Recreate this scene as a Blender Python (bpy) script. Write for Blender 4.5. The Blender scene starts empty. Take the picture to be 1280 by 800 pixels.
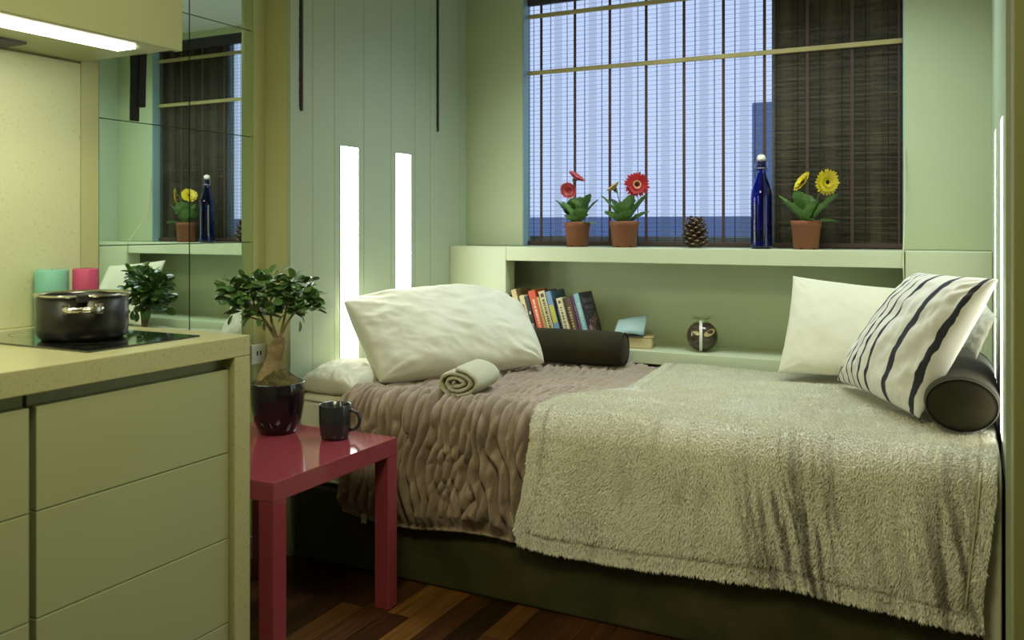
import bpy, bmesh, math, random
import numpy as np
from mathutils import Vector, Matrix
PI = math.pi
R = math.radians
scn = bpy.context.scene
col = scn.collection
rng = np.random.default_rng(7)
random.seed(7)

# ------------------------------------------------------------------ materials
def srgb(r, g, b):
    f = lambda c: c / 12.92 if c <= .04045 else ((c + .055) / 1.055) ** 2.4
    return (f(r / 255), f(g / 255), f(b / 255), 1)

def mat(name, c, rough=.5, metal=0., c2=None, nscale=6, stretch=(1, 1, 1), bump=0., bscale=60, coat=0.,
        emit=None, estr=0., trans=0., ior=1.45, sheen=0., contrast=(.35, .65), spec=.5, vcol=False, coords='Object'):
    m = bpy.data.materials.new(name)
    m.use_nodes = True
    nt = m.node_tree
    N, L = nt.nodes, nt.links
    b = N['Principled BSDF']
    b.inputs['Base Color'].default_value = c
    b.inputs['Roughness'].default_value = rough
    b.inputs['Metallic'].default_value = metal
    b.inputs['IOR'].default_value = ior
    b.inputs['Coat Weight'].default_value = coat
    b.inputs['Coat Roughness'].default_value = .05
    b.inputs['Transmission Weight'].default_value = trans
    b.inputs['Sheen Weight'].default_value = sheen
    b.inputs['Specular IOR Level'].default_value = spec
    tc = N.new('ShaderNodeTexCoord')
    if vcol:
        a = N.new('ShaderNodeAttribute'); a.attribute_name = 'Col'
        L.new(a.outputs['Color'], b.inputs['Base Color'])
    if c2 is not None:
        mp = N.new('ShaderNodeMapping'); mp.inputs['Scale'].default_value = stretch
        L.new(tc.outputs[coords], mp.inputs['Vector'])
        n = N.new('ShaderNodeTexNoise'); n.inputs['Scale'].default_value = nscale; n.inputs['Detail'].default_value = 5
        L.new(mp.outputs[0], n.inputs['Vector'])
        r = N.new('ShaderNodeValToRGB')
        r.color_ramp.elements[0].position = contrast[0]; r.color_ramp.elements[0].color = c
        r.color_ramp.elements[1].position = contrast[1]; r.color_ramp.elements[1].color = c2
        L.new(n.outputs['Fac'], r.inputs[0]); L.new(r.outputs[0], b.inputs['Base Color'])
    if bump > 0:
        n2 = N.new('ShaderNodeTexNoise'); n2.inputs['Scale'].default_value = bscale; n2.inputs['Detail'].default_value = 4
        L.new(tc.outputs[coords], n2.inputs['Vector'])
        bp = N.new('ShaderNodeBump'); bp.inputs['Strength'].default_value = bump; bp.inputs['Distance'].default_value = .01
        L.new(n2.outputs['Fac'], bp.inputs['Height']); L.new(bp.outputs[0], b.inputs['Normal'])
    if emit is not None:
        b.inputs['Emission Color'].default_value = emit
        b.inputs['Emission Strength'].default_value = estr
    return m

M = {}
M['wall'] = mat('wall_paint', (.41, .47, .28, 1), .55, c2=(.44, .50, .30, 1), nscale=1.5, bump=.02, bscale=220)
M['panel'] = mat('panel_lacquer', (.38, .45, .31, 1), .35, c2=(.40, .47, .33, 1), nscale=2)
M['shelf'] = mat('shelf_lacquer', (.52, .57, .37, 1), .35)
M['yellow'] = mat('wall_paint_yellow_lit', (.45, .47, .22, 1), .5, c2=(.48, .49, .24, 1), nscale=2)  # wall paint with the yellow of the kitchen light put into its colour
M['olive'] = mat('olive_paint', (.24, .26, .10, 1), .5)
M['ceil'] = mat('ceiling_paint', (.60, .64, .55, 1), .7)
M['cab'] = mat('cabinet_lacquer', (.38, .41, .225, 1), .38, c2=(.40, .43, .24, 1), nscale=2)
M['gap'] = mat('shadow_gap', (.02, .022, .012, 1), .8)
M['stone'] = mat('speckled_stone', (.46, .45, .24, 1), .28, c2=(.33, .31, .15, 1), nscale=160, contrast=(.56, .72))
M['splash'] = mat('speckled_backsplash', (.58, .61, .35, 1), .35, c2=(.44, .45, .24, 1), nscale=110, contrast=(.60, .78))
M['mirror'] = mat('mirror_glass', (.74, .84, .74, 1), .012, 1.0)
M['mirror_edge'] = mat('mirror_edge', (.30, .33, .22, 1), .3)
M['led'] = mat('led_diffuser', (1, 1, 1, 1), .5, emit=(1, .98, .84, 1), estr=20)
M['slit'] = mat('light_slit_diffuser', (1, 1, 1, 1), .5, emit=(.97, 1, .93, 1), estr=12)
M['slit_r'] = mat('light_slit_diffuser_right', (1, 1, 1, 1), .5, emit=(.97, 1, .93, 1), estr=4)
M['grille'] = mat('dark_grille', (.02, .02, .02, 1), .5)
M['blackglass'] = mat('hob_glass', (.012, .014, .010, 1), .04, coat=1)
M['pot'] = mat('anodised_pot', (.035, .035, .030, 1), .33, .6)
M['steel'] = mat('polished_steel', (.62, .60, .50, 1), .16, 1.)
M['potin'] = mat('pot_inside', (.05, .05, .045, 1), .4, .3)
M['rubber'] = mat('black_rubber', (.02, .02, .02, 1), .5)
M['teal'] = mat('teal_wax', srgb(120, 182, 158), .45, bump=.05, bscale=300)
M['pink'] = mat('pink_wax', srgb(178, 66, 100), .45, bump=.05, bscale=300)
M['table'] = mat('rose_lacquer', (.29, .048, .068, 1), .12, coat=.4)
M['glaze'] = mat('black_glaze', (.010, .007, .009, 1), .07, coat=.2)
M['mug'] = mat('charcoal_glaze', (.018, .022, .024, 1), .22, coat=.4)
M['moss'] = mat('moss', (.11, .09, .02, 1), .9, c2=(.04, .03, .01, 1), nscale=70, bump=.6, bscale=120)
M['bark'] = mat('ficus_bark', (.30, .23, .11, 1), .7, c2=(.14, .10, .045, 1), nscale=14, stretch=(1, 1, 3), bump=.4, bscale=50)
M['leaf'] = mat('ficus_leaf', (.060, .135, .032, 1), .36, c2=(.11, .21, .055, 1), nscale=25, coat=.2)
M['gleaf'] = mat('gerbera_leaf', (.075, .17, .040, 1), .5, c2=(.13, .24, .065, 1), nscale=40, bump=.2, bscale=90)
M['stem'] = mat('green_stem', (.10, .17, .05, 1), .6)
M['terra'] = mat('terracotta', (.20, .068, .028, 1), .6, c2=(.23, .080, .033, 1), nscale=12)
M['soil'] = mat('soil', (.03, .018, .01, 1), .95, bump=.5, bscale=150)
M['red'] = mat('red_petal', (.40, .008, .010, 1), .5, c2=(.28, .006, .008, 1), nscale=30)
M['coral'] = mat('coral_petal', (.56, .11, .11, 1), .5, c2=(.42, .06, .06, 1), nscale=30)
M['yellowp'] = mat('yellow_petal', (.62, .50, .01, 1), .5, c2=(.52, .38, .01, 1), nscale=30)
M['pale'] = mat('pale_petal', (.50, .42, .13, 1), .5, c2=(.42, .26, .10, 1), nscale=30)
M['dcent'] = mat('dark_flower_centre', (.02, .008, .005, 1), .9, bump=.5, bscale=400)
M['lcent'] = mat('pale_flower_ring', (.65, .42, .18, 1), .8, bump=.5, bscale=400)
M['cone'] = mat('pinecone_scale', (.035, .018, .010, 1), .7, c2=(.12, .07, .035, 1), nscale=30, contrast=(.45, .7))
M['conetip'] = mat('pinecone_tip', (.30, .21, .11, 1), .7)
M['blueglass'] = mat('cobalt_glass', (.012, .065, .42, 1), .03, trans=1., ior=1.45)
M['ceramic'] = mat('white_ceramic', (.70, .70, .58, 1), .3)
M['wire'] = mat('bail_wire', (.50, .50, .46, 1), .3, 1.)
M['bedbase'] = mat('olive_suede', (.060, .058, .018, 1), .85, c2=(.036, .036, .012, 1), nscale=7, bump=.25, bscale=30, sheen=.05, spec=.2)
M['bolster'] = mat('brown_suede', (.030, .026, .010, 1), .9, c2=(.020, .017, .007, 1), nscale=9, bump=.2, bscale=60, sheen=.05, spec=.2)
M['mattress'] = mat('mattress_ticking', (.62, .62, .48, 1), .8, bump=.1, bscale=80)
M['linen'] = mat('white_linen', (.66, .65, .52, 1), .75, bump=.12, bscale=180, sheen=.1)
M['cream'] = mat('cream_cotton', (.58, .56, .41, 1), .8, bump=.08, bscale=220)
M['towel'] = mat('towel_terry', (.74, .73, .52, 1), .95, bump=.9, bscale=420, sheen=.3)
M['quilt'] = mat('taupe_velvet', (.33, .25, .18, 1), .55, c2=(.27, .20, .14, 1), nscale=18, sheen=.35, spec=.35, bump=.08, bscale=60)
M['fur'] = mat('faux_fur', (.6, .58, .4, 1), .75, vcol=True, sheen=.2)
M['black'] = mat('black_webbing', (.012, .012, .010, 1), .8)
M['brownedge'] = mat('brown_edge', (.10, .085, .06, 1), .7)
M['plastic'] = mat('white_plastic', (.62, .62, .50, 1), .4)
M['winframe'] = mat('window_frame_paint', (.10, .13, .17, 1), .5)
M['jamb'] = mat('jamb_paint', (.26, .40, .42, 1), .5)
M['tape'] = mat('brown_tape', (.060, .034, .024, 1), .8)
M['rod'] = mat('bamboo_rod', (.40, .34, .13, 1), .45, c2=(.30, .25, .10, 1), nscale=5)
M['header'] = mat('dark_header', (.035, .03, .035, 1), .8)
M['cordm'] = mat('cream_cord', (.55, .52, .32, 1), .7)
M['curtain'] = mat('brown_curtain', (.030, .027, .016, 1), .9)
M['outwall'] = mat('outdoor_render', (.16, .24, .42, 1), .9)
M['paper'] = mat('page_paper', (.55, .46, .24, 1), .85, c2=(.45, .37, .19, 1), nscale=40, stretch=(1, 1, 6))
M['ribbon'] = mat('white_ribbon', (.68, .66, .56, 1), .5)
M['potp'] = mat('potpourri', (.10, .055, .03, 1), .8, c2=(.03, .016, .01, 1), nscale=60, bump=.8, bscale=90)
M['slice'] = mat('dried_slice', (.55, .42, .18, 1), .6)
M['clay'] = mat('light_blue_card', (.32, .46, .44, 1), .5)

def glass_mat(name, tint, fac):
    m = bpy.data.materials.new(name); m.use_nodes = True
    nt = m.node_tree; N, L = nt.nodes, nt.links
    for n in list(N): N.remove(n)
    o = N.new('ShaderNodeOutputMaterial'); mx = N.new('ShaderNodeMixShader')
    t = N.new('ShaderNodeBsdfTransparent'); t.inputs[0].default_value = tint
    g = N.new('ShaderNodeBsdfGlossy'); g.inputs['Roughness'].default_value = .03
    mx.inputs[0].default_value = fac
    L.new(t.outputs[0], mx.inputs[1]); L.new(g.outputs[0], mx.inputs[2]); L.new(mx.outputs[0], o.inputs[0])
    return m
M['pane'] = glass_mat('window_glass', (.95, .97, 1, 1), .003)
M['jar'] = glass_mat('jar_glass', (.88, .92, .84, 1), .05)

# floor boards: running along Y, 12.5 cm wide
def floor_mat():
    m = bpy.data.materials.new('dark_floorboards'); m.use_nodes = True
    nt = m.node_tree; N, L = nt.nodes, nt.links; b = N['Principled BSDF']
    tc = N.new('ShaderNodeTexCoord'); mp = N.new('ShaderNodeMapping')
    mp.inputs['Rotation'].default_value = (0, 0, PI / 2); mp.inputs['Location'].default_value = (0, .00, 0)
    L.new(tc.outputs['Object'], mp.inputs[0])
    br = N.new('ShaderNodeTexBrick'); br.offset = .43; br.inputs['Scale'].default_value = 1
    br.inputs['Brick Width'].default_value = 1.1; br.inputs['Row Height'].default_value = .082
    br.inputs['Mortar Size'].default_value = .0014
    br.inputs['Color1'].default_value = (0, 0, 0, 1); br.inputs['Color2'].default_value = (1, 1, 1, 1)
    br.inputs['Mortar'].default_value = (.3, .3, .3, 1)
    L.new(mp.outputs[0], br.inputs['Vector'])
    r = N.new('ShaderNodeValToRGB')
    e = r.color_ramp.elements
    e[0].position = 0; e[0].color = (.022, .009, .003, 1)
    e[1].position = 1; e[1].color = (.24, .115, .025, 1)
    x = r.color_ramp.elements.new(.5); x.color = (.055, .022, .007, 1)
    x = r.color_ramp.elements.new(.82); x.color = (.085, .034, .010, 1)
    L.new(br.outputs['Color'], r.inputs[0])
    mp2 = N.new('ShaderNodeMapping'); mp2.inputs['Scale'].default_value = (30, 1.6, 1)
    L.new(tc.outputs['Object'], mp2.inputs[0])
    n = N.new('ShaderNodeTexNoise'); n.inputs['Scale'].default_value = 2.2; n.inputs['Detail'].default_value = 7
    L.new(mp2.outputs[0], n.inputs['Vector'])
    mul = N.new('ShaderNodeMix'); mul.data_type = 'RGBA'; mul.blend_type = 'MULTIPLY'; mul.inputs[0].default_value = .8
    rr = N.new('ShaderNodeValToRGB'); rr.color_ramp.elements[0].position = .3; rr.color_ramp.elements[0].color = (.35, .35, .35, 1)
    rr.color_ramp.elements[1].position = .7; rr.color_ramp.elements[1].color = (1.3, 1.2, 1.1, 1)
    L.new(n.outputs['Fac'], rr.inputs[0]); L.new(r.outputs[0], mul.inputs[6]); L.new(rr.outputs[0], mul.inputs[7])
    mo = N.new('ShaderNodeMix'); mo.data_type = 'RGBA'; mo.inputs[7].default_value = (.006, .003, .002, 1)
    L.new(br.outputs['Fac'], mo.inputs[0]); L.new(mul.outputs[2], mo.inputs[6])
    L.new(mo.outputs[2], b.inputs['Base Color']); b.inputs['Roughness'].default_value = .28
    return m
M['floor'] = floor_mat()

# woven bamboo blind: opaque hair-thin slats and threads over open weave
def weave_mat():
    m = bpy.data.materials.new('bamboo_weave'); m.use_nodes = True
    nt = m.node_tree; N, L = nt.nodes, nt.links
    for n in list(N): N.remove(n)
    tc = N.new('ShaderNodeTexCoord'); sp = N.new('ShaderNodeSeparateXYZ'); L.new(tc.outputs['Object'], sp.inputs[0])
    def mth(op, a, b=None):
        n = N.new('ShaderNodeMath'); n.operation = op
        for i, v in enumerate((a, b)):
            if v is None: continue
            if isinstance(v, (int, float)): n.inputs[i].default_value = v
            else: L.new(v, n.inputs[i])
        return n.outputs[0]
    nz = N.new('ShaderNodeTexNoise'); nz.inputs['Scale'].default_value = 4; nz.inputs['Detail'].default_value = 1
    L.new(tc.outputs['Object'], nz.inputs['Vector'])
    z = mth('ADD', sp.outputs[2], mth('MULTIPLY', nz.outputs['Fac'], .012))
    def stripe(co, per, w, off=0.):
        f = mth('FRACT', mth('DIVIDE', mth('ADD', co, off), per))
        return mth('LESS_THAN', f, w)
    big = stripe(z, .0195, .15)
    fine = stripe(z, .0049, .40)
    th1 = stripe(sp.outputs[0], .17, .024, 1.752 + 1.70 - .045)
    th2 = stripe(sp.outputs[0], .17, .024, 1.752 + 1.70 - .128)
    band = stripe(sp.outputs[0], .17, .23, 1.752 + 1.70 - .066)
    th3 = stripe(sp.outputs[0], .17, .012, 1.752 + 1.70 - .088)
    def mx(*a):
        o = a[0]
        for b in a[1:]: o = mth('MAXIMUM', o, b)
        return o
    nc = N.new('ShaderNodeTexNoise'); nc.inputs['Scale'].default_value = 1; nc.inputs['Detail'].default_value = 3
    mp = N.new('ShaderNodeMapping'); mp.inputs['Scale'].default_value = (6, 1, 160); L.new(tc.outputs['Object'], mp.inputs[0]); L.new(mp.outputs[0], nc.inputs['Vector'])
    cover = mx(mth('MULTIPLY', big, .60), mth('MULTIPLY', fine, .27), mth('MULTIPLY', th1, .92), mth('MULTIPLY', th2, .88),
               mth('MULTIPLY', th3, .4), mth('MULTIPLY', band, .40), mth('MULTIPLY', nc.outputs['Fac'], .30))
    tr = N.new('ShaderNodeBsdfTransparent')
    df = N.new('ShaderNodeBsdfDiffuse')
    cr = N.new('ShaderNodeValToRGB'); cr.color_ramp.elements[0].position = .3; cr.color_ramp.elements[0].color = (.05, .045, .032, 1)
    cr.color_ramp.elements[1].position = .75; cr.color_ramp.elements[1].color = (.17, .145, .09, 1)
    L.new(nc.outputs['Fac'], cr.inputs[0])
    mc = N.new('ShaderNodeMix'); mc.data_type = 'RGBA'; mc.inputs[7].default_value = (.03, .022, .018, 1)
    L.new(mx(th1, th2), mc.inputs[0]); L.new(cr.outputs[0], mc.inputs[6]); L.new(mc.outputs[2], df.inputs[0])
    ms = N.new('ShaderNodeMixShader'); L.new(cover, ms.inputs[0]); L.new(tr.outputs[0], ms.inputs[1]); L.new(df.outputs[0], ms.inputs[2])
    o = N.new('ShaderNodeOutputMaterial'); L.new(ms.outputs[0], o.inputs[0])
    return m
M['weave'] = weave_mat()

def stripe_mat():
    m = bpy.data.materials.new('striped_cotton'); m.use_nodes = True
    nt = m.node_tree; N, L = nt.nodes, nt.links; b = N['Principled BSDF']; b.inputs['Roughness'].default_value = .75
    uv = N.new('ShaderNodeUVMap'); uv.uv_map = 'UVMap'
    sp = N.new('ShaderNodeSeparateXYZ'); L.new(uv.outputs[0], sp.inputs[0])
    nz = N.new('ShaderNodeTexNoise'); nz.inputs['Scale'].default_value = 7; nz.inputs['Detail'].default_value = 4
    L.new(uv.outputs[0], nz.inputs['Vector'])
    a = N.new('ShaderNodeMath'); a.operation = 'MULTIPLY_ADD'; a.inputs[1].default_value = .03
    L.new(nz.outputs['Fac'], a.inputs[0]); L.new(sp.outputs[0], a.inputs[2])
    r = N.new('ShaderNodeValToRGB'); r.color_ramp.interpolation = 'CONSTANT'
    W, K = (.62, .60, .50, 1), (.012, .012, .018, 1)
    stops = [(0, W), (.045, K), (.085, W), (.17, K), (.195, W), (.255, K), (.272, W), (.335, K), (.352, W), (.42, K), (.445, W), (.52, K), (.548, W), (.735, K), (.785, W), (.955, K), (.985, W)]
    e = r.color_ramp.elements
    e[0].position, e[0].color = stops[0]; e[1].position, e[1].color = stops[-1]
    for p, c in stops[1:-1]:
        x = e.new(p); x.color = c
    L.new(a.outputs[0], r.inputs[0]); L.new(r.outputs[0], b.inputs['Base Color'])
    return m
M['stripes'] = stripe_mat()

# ------------------------------------------------------------------ helpers
def tag(o, label=None, cat=None, group=None, kind=None):
    if label: o['label'] = label
    if cat: o['category'] = cat
    if group: o['group'] = group
    if kind: o['kind'] = kind
    return o

def empty(name, loc=(0, 0, 0), rot=(0, 0, 0), **k):
    o = bpy.data.objects.new(name, None); col.objects.link(o)
    o.location = loc; o.rotation_euler = rot; o.empty_display_size = .02
    return tag(o, **k)

class MB:
    def __init__(s): s.v = []; s.f = []; s.uv = None
    def add(s, vs, fs):
        n = len(s.v); s.v += [tuple(map(float, p)) for p in vs]; s.f += [tuple(i + n for i in f) for f in fs]; return s
    def box(s, x0, x1, y0, y1, z0, z1, mtx=None):
        vs = [(x, y, z) for z in (z0, z1) for y in (y0, y1) for x in (x0, x1)]
        if mtx is not None: vs = [tuple(mtx @ Vector(p)) for p in vs]
        return s.add(vs, [(0, 2, 3, 1), (4, 5, 7, 6), (0, 1, 5, 4), (2, 6, 7, 3), (0, 4, 6, 2), (1, 3, 7, 5)])
    def lathe(s, prof, n=40, c=(0, 0, 0), sx=1, sy=1, closed=False):
        k = len(prof); vs = []
        for i in range(n):
            a = 2 * PI * i / n
            for r, z in prof: vs.append((c[0] + r * math.cos(a) * sx, c[1] + r * math.sin(a) * sy, c[2] + z))
        fs = []
        for i in range(n):
            j = (i + 1) % n
            for q in range(k - 1): fs.append((i * k + q, j * k + q, j * k + q + 1, i * k + q + 1))
        s.add(vs, fs)
        b = len(s.v) - len(vs)
        if not closed:
            if prof[0][0] > 1e-6: s.f.append(tuple(b + i * k for i in reversed(range(n))))
            if prof[-1][0] > 1e-6: s.f.append(tuple(b + i * k + k - 1 for i in range(n)))
        return s
    def tube(s, pts, rad, n=10, cap=True):
        pts = [Vector(p) for p in pts]
        if not hasattr(rad, '__len__'): rad = [rad] * len(pts)
        vs = []; up = Vector((0, 0, 1))
        u = None
        for i, p in enumerate(pts):
            d = (pts[min(i + 1, len(pts) - 1)] - pts[max(i - 1, 0)]).normalized()
            if u is None:
                u = d.cross(up)
                if u.length < 1e-3: u = d.cross(Vector((1, 0, 0)))
                u.normalize()
            else:
                u = (u - d * u.dot(d)).normalized()
            w = d.cross(u)
            for k in range(n):
                a = 2 * PI * k / n
                vs.append(p + (u * math.cos(a) + w * math.sin(a)) * rad[i])
        fs = [(i * n + k, i * n + (k + 1) % n, (i + 1) * n + (k + 1) % n, (i + 1) * n + k) for i in range(len(pts) - 1) for k in range(n)]
        if cap: fs += [tuple(reversed(range(n))), tuple((len(pts) - 1) * n + k for k in range(n))]
        return s.add(vs, fs)
    def build(s, name, m, parent=None, smooth=False, bevel=0., seg=2, kind=None, label=None, loc=None):
        me = bpy.data.meshes.new(name); me.from_pydata(s.v, [], s.f); me.validate(); 
        bm = bmesh.new(); bm.from_mesh(me); bmesh.ops.recalc_face_normals(bm, faces=bm.faces); bm.to_mesh(me); bm.free()
        me.update()
        o = bpy.data.objects.new(name, me); col.objects.link(o)
        o.data.materials.append(m)
        if smooth: me.polygons.foreach_set('use_smooth', [True] * len(me.polygons))
        if bevel:
            b = o.modifiers.new('bevel', 'BEVEL'); b.width = bevel; b.segments = seg; b.limit_method = 'ANGLE'
            b.harden_normals = False
        if parent: o.parent = parent
        if loc: o.location = loc
        tag(o, label=label, kind=kind)
        return o

def mbox(*a): return MB().box(*a)

def struct(name, mb, m, **k): return mb.build(name, m, kind='structure', **k)

def grid_noise(seed, nx, ny):
    return np.random.default_rng(seed).random((nx, ny)) * 2 - 1

def vnoise(x, y, seed=0, octaves=3, pers=.5):
    x = np.asarray(x, float); y = np.asarray(y, float)
    out = np.zeros(np.broadcast(x, y).shape); amp = 1.; tot = 0
    for o in range(octaves):
        g = grid_noise(seed + o * 17, 256, 256)
        xi = np.floor(x).astype(int); yi = np.floor(y).astype(int)
        fx = x - xi; fy = y - yi
        fx = fx * fx * (3 - 2 * fx); fy = fy * fy * (3 - 2 * fy)
        a = g[xi % 256, yi % 256]; b = g[(xi + 1) % 256, yi % 256]; c = g[xi % 256, (yi + 1) % 256]; d = g[(xi + 1) % 256, (yi + 1) % 256]
        out += amp * ((a * (1 - fx) + b * fx) * (1 - fy) + (c * (1 - fx) + d * fx) * fy)
        tot += amp; amp *= pers; x = x * 2.03 + 5.1; y = y * 2.03 + 3.7
    return out / tot

def pillow(name, A, B, C, D, T, m, parent=None, n=56, inset=.06, wr=.008, seed=1, back=.6, wfreq=5, pw=.42, bow=0., sag=0., rc=0.):
    """A,B,C,D corners (bottom-left, bottom-right, top-right, top-left); bulges towards +normal (front)."""
    A, B, C, D = [np.array(p, float) for p in (A, B, C, D)]
    ctr_ = (A + B + C + D) / 4
    nrm = np.cross(B - A, D - A); nrm /= np.linalg.norm(nrm)
    g = np.linspace(-1, 1, n + 1)
    g = np.sin(g * PI / 2) * .55 + g * .45
    U, V = np.meshgrid(g, g, indexing='ij')
    U2 = U * (1 - inset * (1 - V ** 2)); V2 = V * (1 - inset * (1 - U ** 2))
    s = (U2 + 1) / 2; t = (V2 + 1) / 2
    P = (A[None, None] * ((1 - s) * (1 - t))[..., None] + B * (s * (1 - t))[..., None] + C * (s * t)[..., None] + D * ((1 - s) * t)[..., None])
    base = np.clip((1 - U ** 2) * (1 - V ** 2), 0, 1)
    prof = base ** pw
    edge = 1 - np.maximum(abs(U), abs(V))
    w = vnoise(U * wfreq + 40, V * wfreq * .8 + 30, seed, 3, .38)
    # radial gathers near the corners
    ang = np.arctan2(V - np.sign(V), U - np.sign(U))
    cr = np.hypot(abs(U) - 1, abs(V) - 1)
    rad = np.sin(ang * 14 + w * 4) * np.exp(-(cr / .35) ** 2) * .7
    ridge = (1 - abs(vnoise(U * wfreq * 1.2 + V * 2 + 9, V * wfreq * .5 - U + 11, seed + 5, 3)) * 2.2)
    disp = (w * .9 + rad + ridge * .5) * wr * np.clip(base * 6, 0, 1)
    verts = []; idx = {}
    faces = []
    rr_c = rc * np.clip(U, 0, 1) ** 3 * np.clip(V, 0, 1) ** 3
    P = P + (ctr_ - P) * rr_c[..., None]
    P[..., 2] += bow * (1 - U ** 2) ** .8 * (t ** 2)
    front = P + nrm * (T * prof + disp)[..., None]
    bk = P - nrm * (T * back * prof + disp * .3)[..., None]
    if sag:
        front[..., 2] -= sag * base; bk[..., 2] -= sag * base
    # wavy hem on the edges
    e = (edge < 1e-6)
    k = vnoise(U * 9 + 3, V * 9 + 8, seed + 9, 2) * .006
    front[e] += (nrm * k[e][..., None])
    nn = n + 1
    vid = np.arange(nn * nn).reshape(nn, nn)
    bid = vid.copy(); c = nn * nn; bl = []
    for i in range(nn):
        for j in range(nn):
            if 0 < i < n and 0 < j < n:
                bid[i, j] = c; c += 1; bl.append(bk[i, j])
    V_ = np.concatenate([front.reshape(-1, 3), np.array(bl)])
    for i in range(n):
        for j in range(n):
            faces.append((vid[i, j], vid[i + 1, j], vid[i + 1, j + 1], vid[i, j + 1]))
            faces.append((bid[i, j], bid[i, j + 1], bid[i + 1, j + 1], bid[i + 1, j]))
    me = bpy.data.meshes.new(name); me.from_pydata(V_.tolist(), [], [tuple(int(q) for q in f) for f in faces])
    me.polygons.foreach_set('use_smooth', [True] * len(me.polygons))
    su, tv = (U + 1) / 2, (V + 1) / 2
    uvs = np.zeros((len(V_), 2)); uvs[:nn * nn, 0] = su.reshape(-1); uvs[:nn * nn, 1] = tv.reshape(-1)
    kk = nn * nn
    for i in range(1, n):
        for j in range(1, n):
            uvs[kk] = (su[i, j], tv[i, j]); kk += 1
    ul = me.uv_layers.new(name='UVMap')
    li = np.zeros(len(me.loops), int); me.loops.foreach_get('vertex_index', li)
    ul.data.foreach_set('uv', uvs[li].reshape(-1))
    me.materials.append(m)
    me.update()
    o = bpy.data.objects.new(name, me); col.objects.link(o)
    sb = o.modifiers.new('sub', 'SUBSURF'); sb.levels = 1; sb.render_levels = 1
    if parent: o.parent = parent
    return o

# ------------------------------------------------------------------ camera
cam = bpy.data.cameras.new('camera'); co = bpy.data.objects.new('camera', cam); col.objects.link(co)
co.location = (0, 0, 1.17); co.rotation_euler = (PI / 2, 0, R(27.19))
cam.sensor_width = 36; cam.lens = 36 * 1100 / 1280; cam.shift_y = -117 / 1280; cam.clip_start = .05
cam.dof.use_dof = True; cam.dof.focus_distance = 3.2; cam.dof.aperture_fstop = 4.0
scn.camera = co
scn.view_settings.view_transform = 'Standard'
scn.view_settings.look = 'None'
scn.view_settings.exposure = 0.0

# ------------------------------------------------------------------ room shell
CE = 2.30
struct('floor', mbox(-2.40, 1.7, -1.7, 3.86, -.05, 0), M['floor'])
struct('ceiling', mbox(-2.40, 1.7, -1.7, 3.86, CE, CE + .05), M['ceil'])
struct('wall_left', MB().box(-2.36, -2.262, -1.7, 2.415, 0, CE).box(-2.262, -2.24, 1.672, 1.728, 0, CE).box(-2.262, -2.24, 2.355, 2.415, 0, CE), M['yellow'])
struct('wall_return', mbox(-2.36, -2.136, 2.4152, 2.46, 0, CE), M['yellow'])
# alcove panelling : vertical boards with fine grooves
seams = [2.4152, 2.536, 2.661, 2.845, 3.032, 3.213, 3.335, 3.595, 3.66]
lp = MB()
for a, b in zip(seams[:-1], seams[1:]): lp.box(-2.136, -2.124, a + .0011, b - .0011, 0, CE)
struct('wall_panelling_left', lp, M['panel'])
struct('wall_alcove_left', mbox(-2.36, -2.137, 2.461, 3.86, 0, CE), M['gap'])
rp = MB()
for a, b in zip([2.416, 2.62, 2.90, 3.28], [2.62, 2.90, 3.28, 3.66]): rp.box(.089, .101, a + .001, b - .001, 0, CE)
struct('wall_panelling_right', rp, M['panel'])
struct('wall_right', MB().box(.102, .30, 2.47, 3.86, 0, CE), M['wall'])
struct('wall_right_return', mbox(.089, 1.6, 2.415, 2.469, 0, CE) if False else mbox(.102, 1.6, 2.4155, 2.469, 0, CE), M['wall'])
struct('wall_front', mbox(-2.36, 1.7, -1.7, -1.6, 0, CE), M['wall'])
struct('wall_side', mbox(1.6, 1.7, -1.6, 2.47, 0, CE), M['wall'])
struct('door_1', MB().box(.0835, .135, 1.93, 2.0, 0, CE).box(.0835, .125, 2.001, 2.03, 0, CE), M['olive'], bevel=.002)
wb = MB()
wb.box(-2.136, -1.826, 3.66, 3.735, 1.082, CE).box(-.203, .101, 3.66, 3.735, 1.082, CE)
wb.box(-1.826, -.203, 3.70, 3.735, 2.262, CE)
wb.box(-2.136, .101, 3.82, 3.86, 1.082, 1.10)
wb.box(-2.136, .101, 3.762, 3.86, 0, 1.0815)
struct('wall_back', wb, M['wall'])
struct('trim_1', MB().box(-1.8258, -1.8218, 3.662, 3.734, 1.0825, 2.26).box(-.2072, -.2032, 3.662, 3.734, 1.0825, 2.26), M['jamb'])
struct('baseboard_left', mbox(-2.2618, -2.246, -1.6, 1.671, 0, .08).box(-2.24, -2.225, 1.672, 2.414, 0, .08), M['plastic'], bevel=.003)

# window: frame, glass, closed dark half
win = empty('window_1', (-1.01, 3.785, 1.08), kind='structure')
fr = MB()
fr.box(-1.12, 1.10, -.02, .02, .003, .045).box(-1.12, 1.10, -.02, .02, 1.165, 1.215)
for x in (-1.12, .295, 1.055): fr.box(x, x + .045, -.02, .02, .045, 1.165)
fr.build('window_frame', M['winframe'], win, bevel=.003)
mbox(-1.075, .295, -.003, .003, .045, 1.165).build('window_pane', M['pane'], win)
mbox(.34, 1.055, -.003, .003, .045, 1.165).build('window_pane', M['pane'], win)
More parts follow.
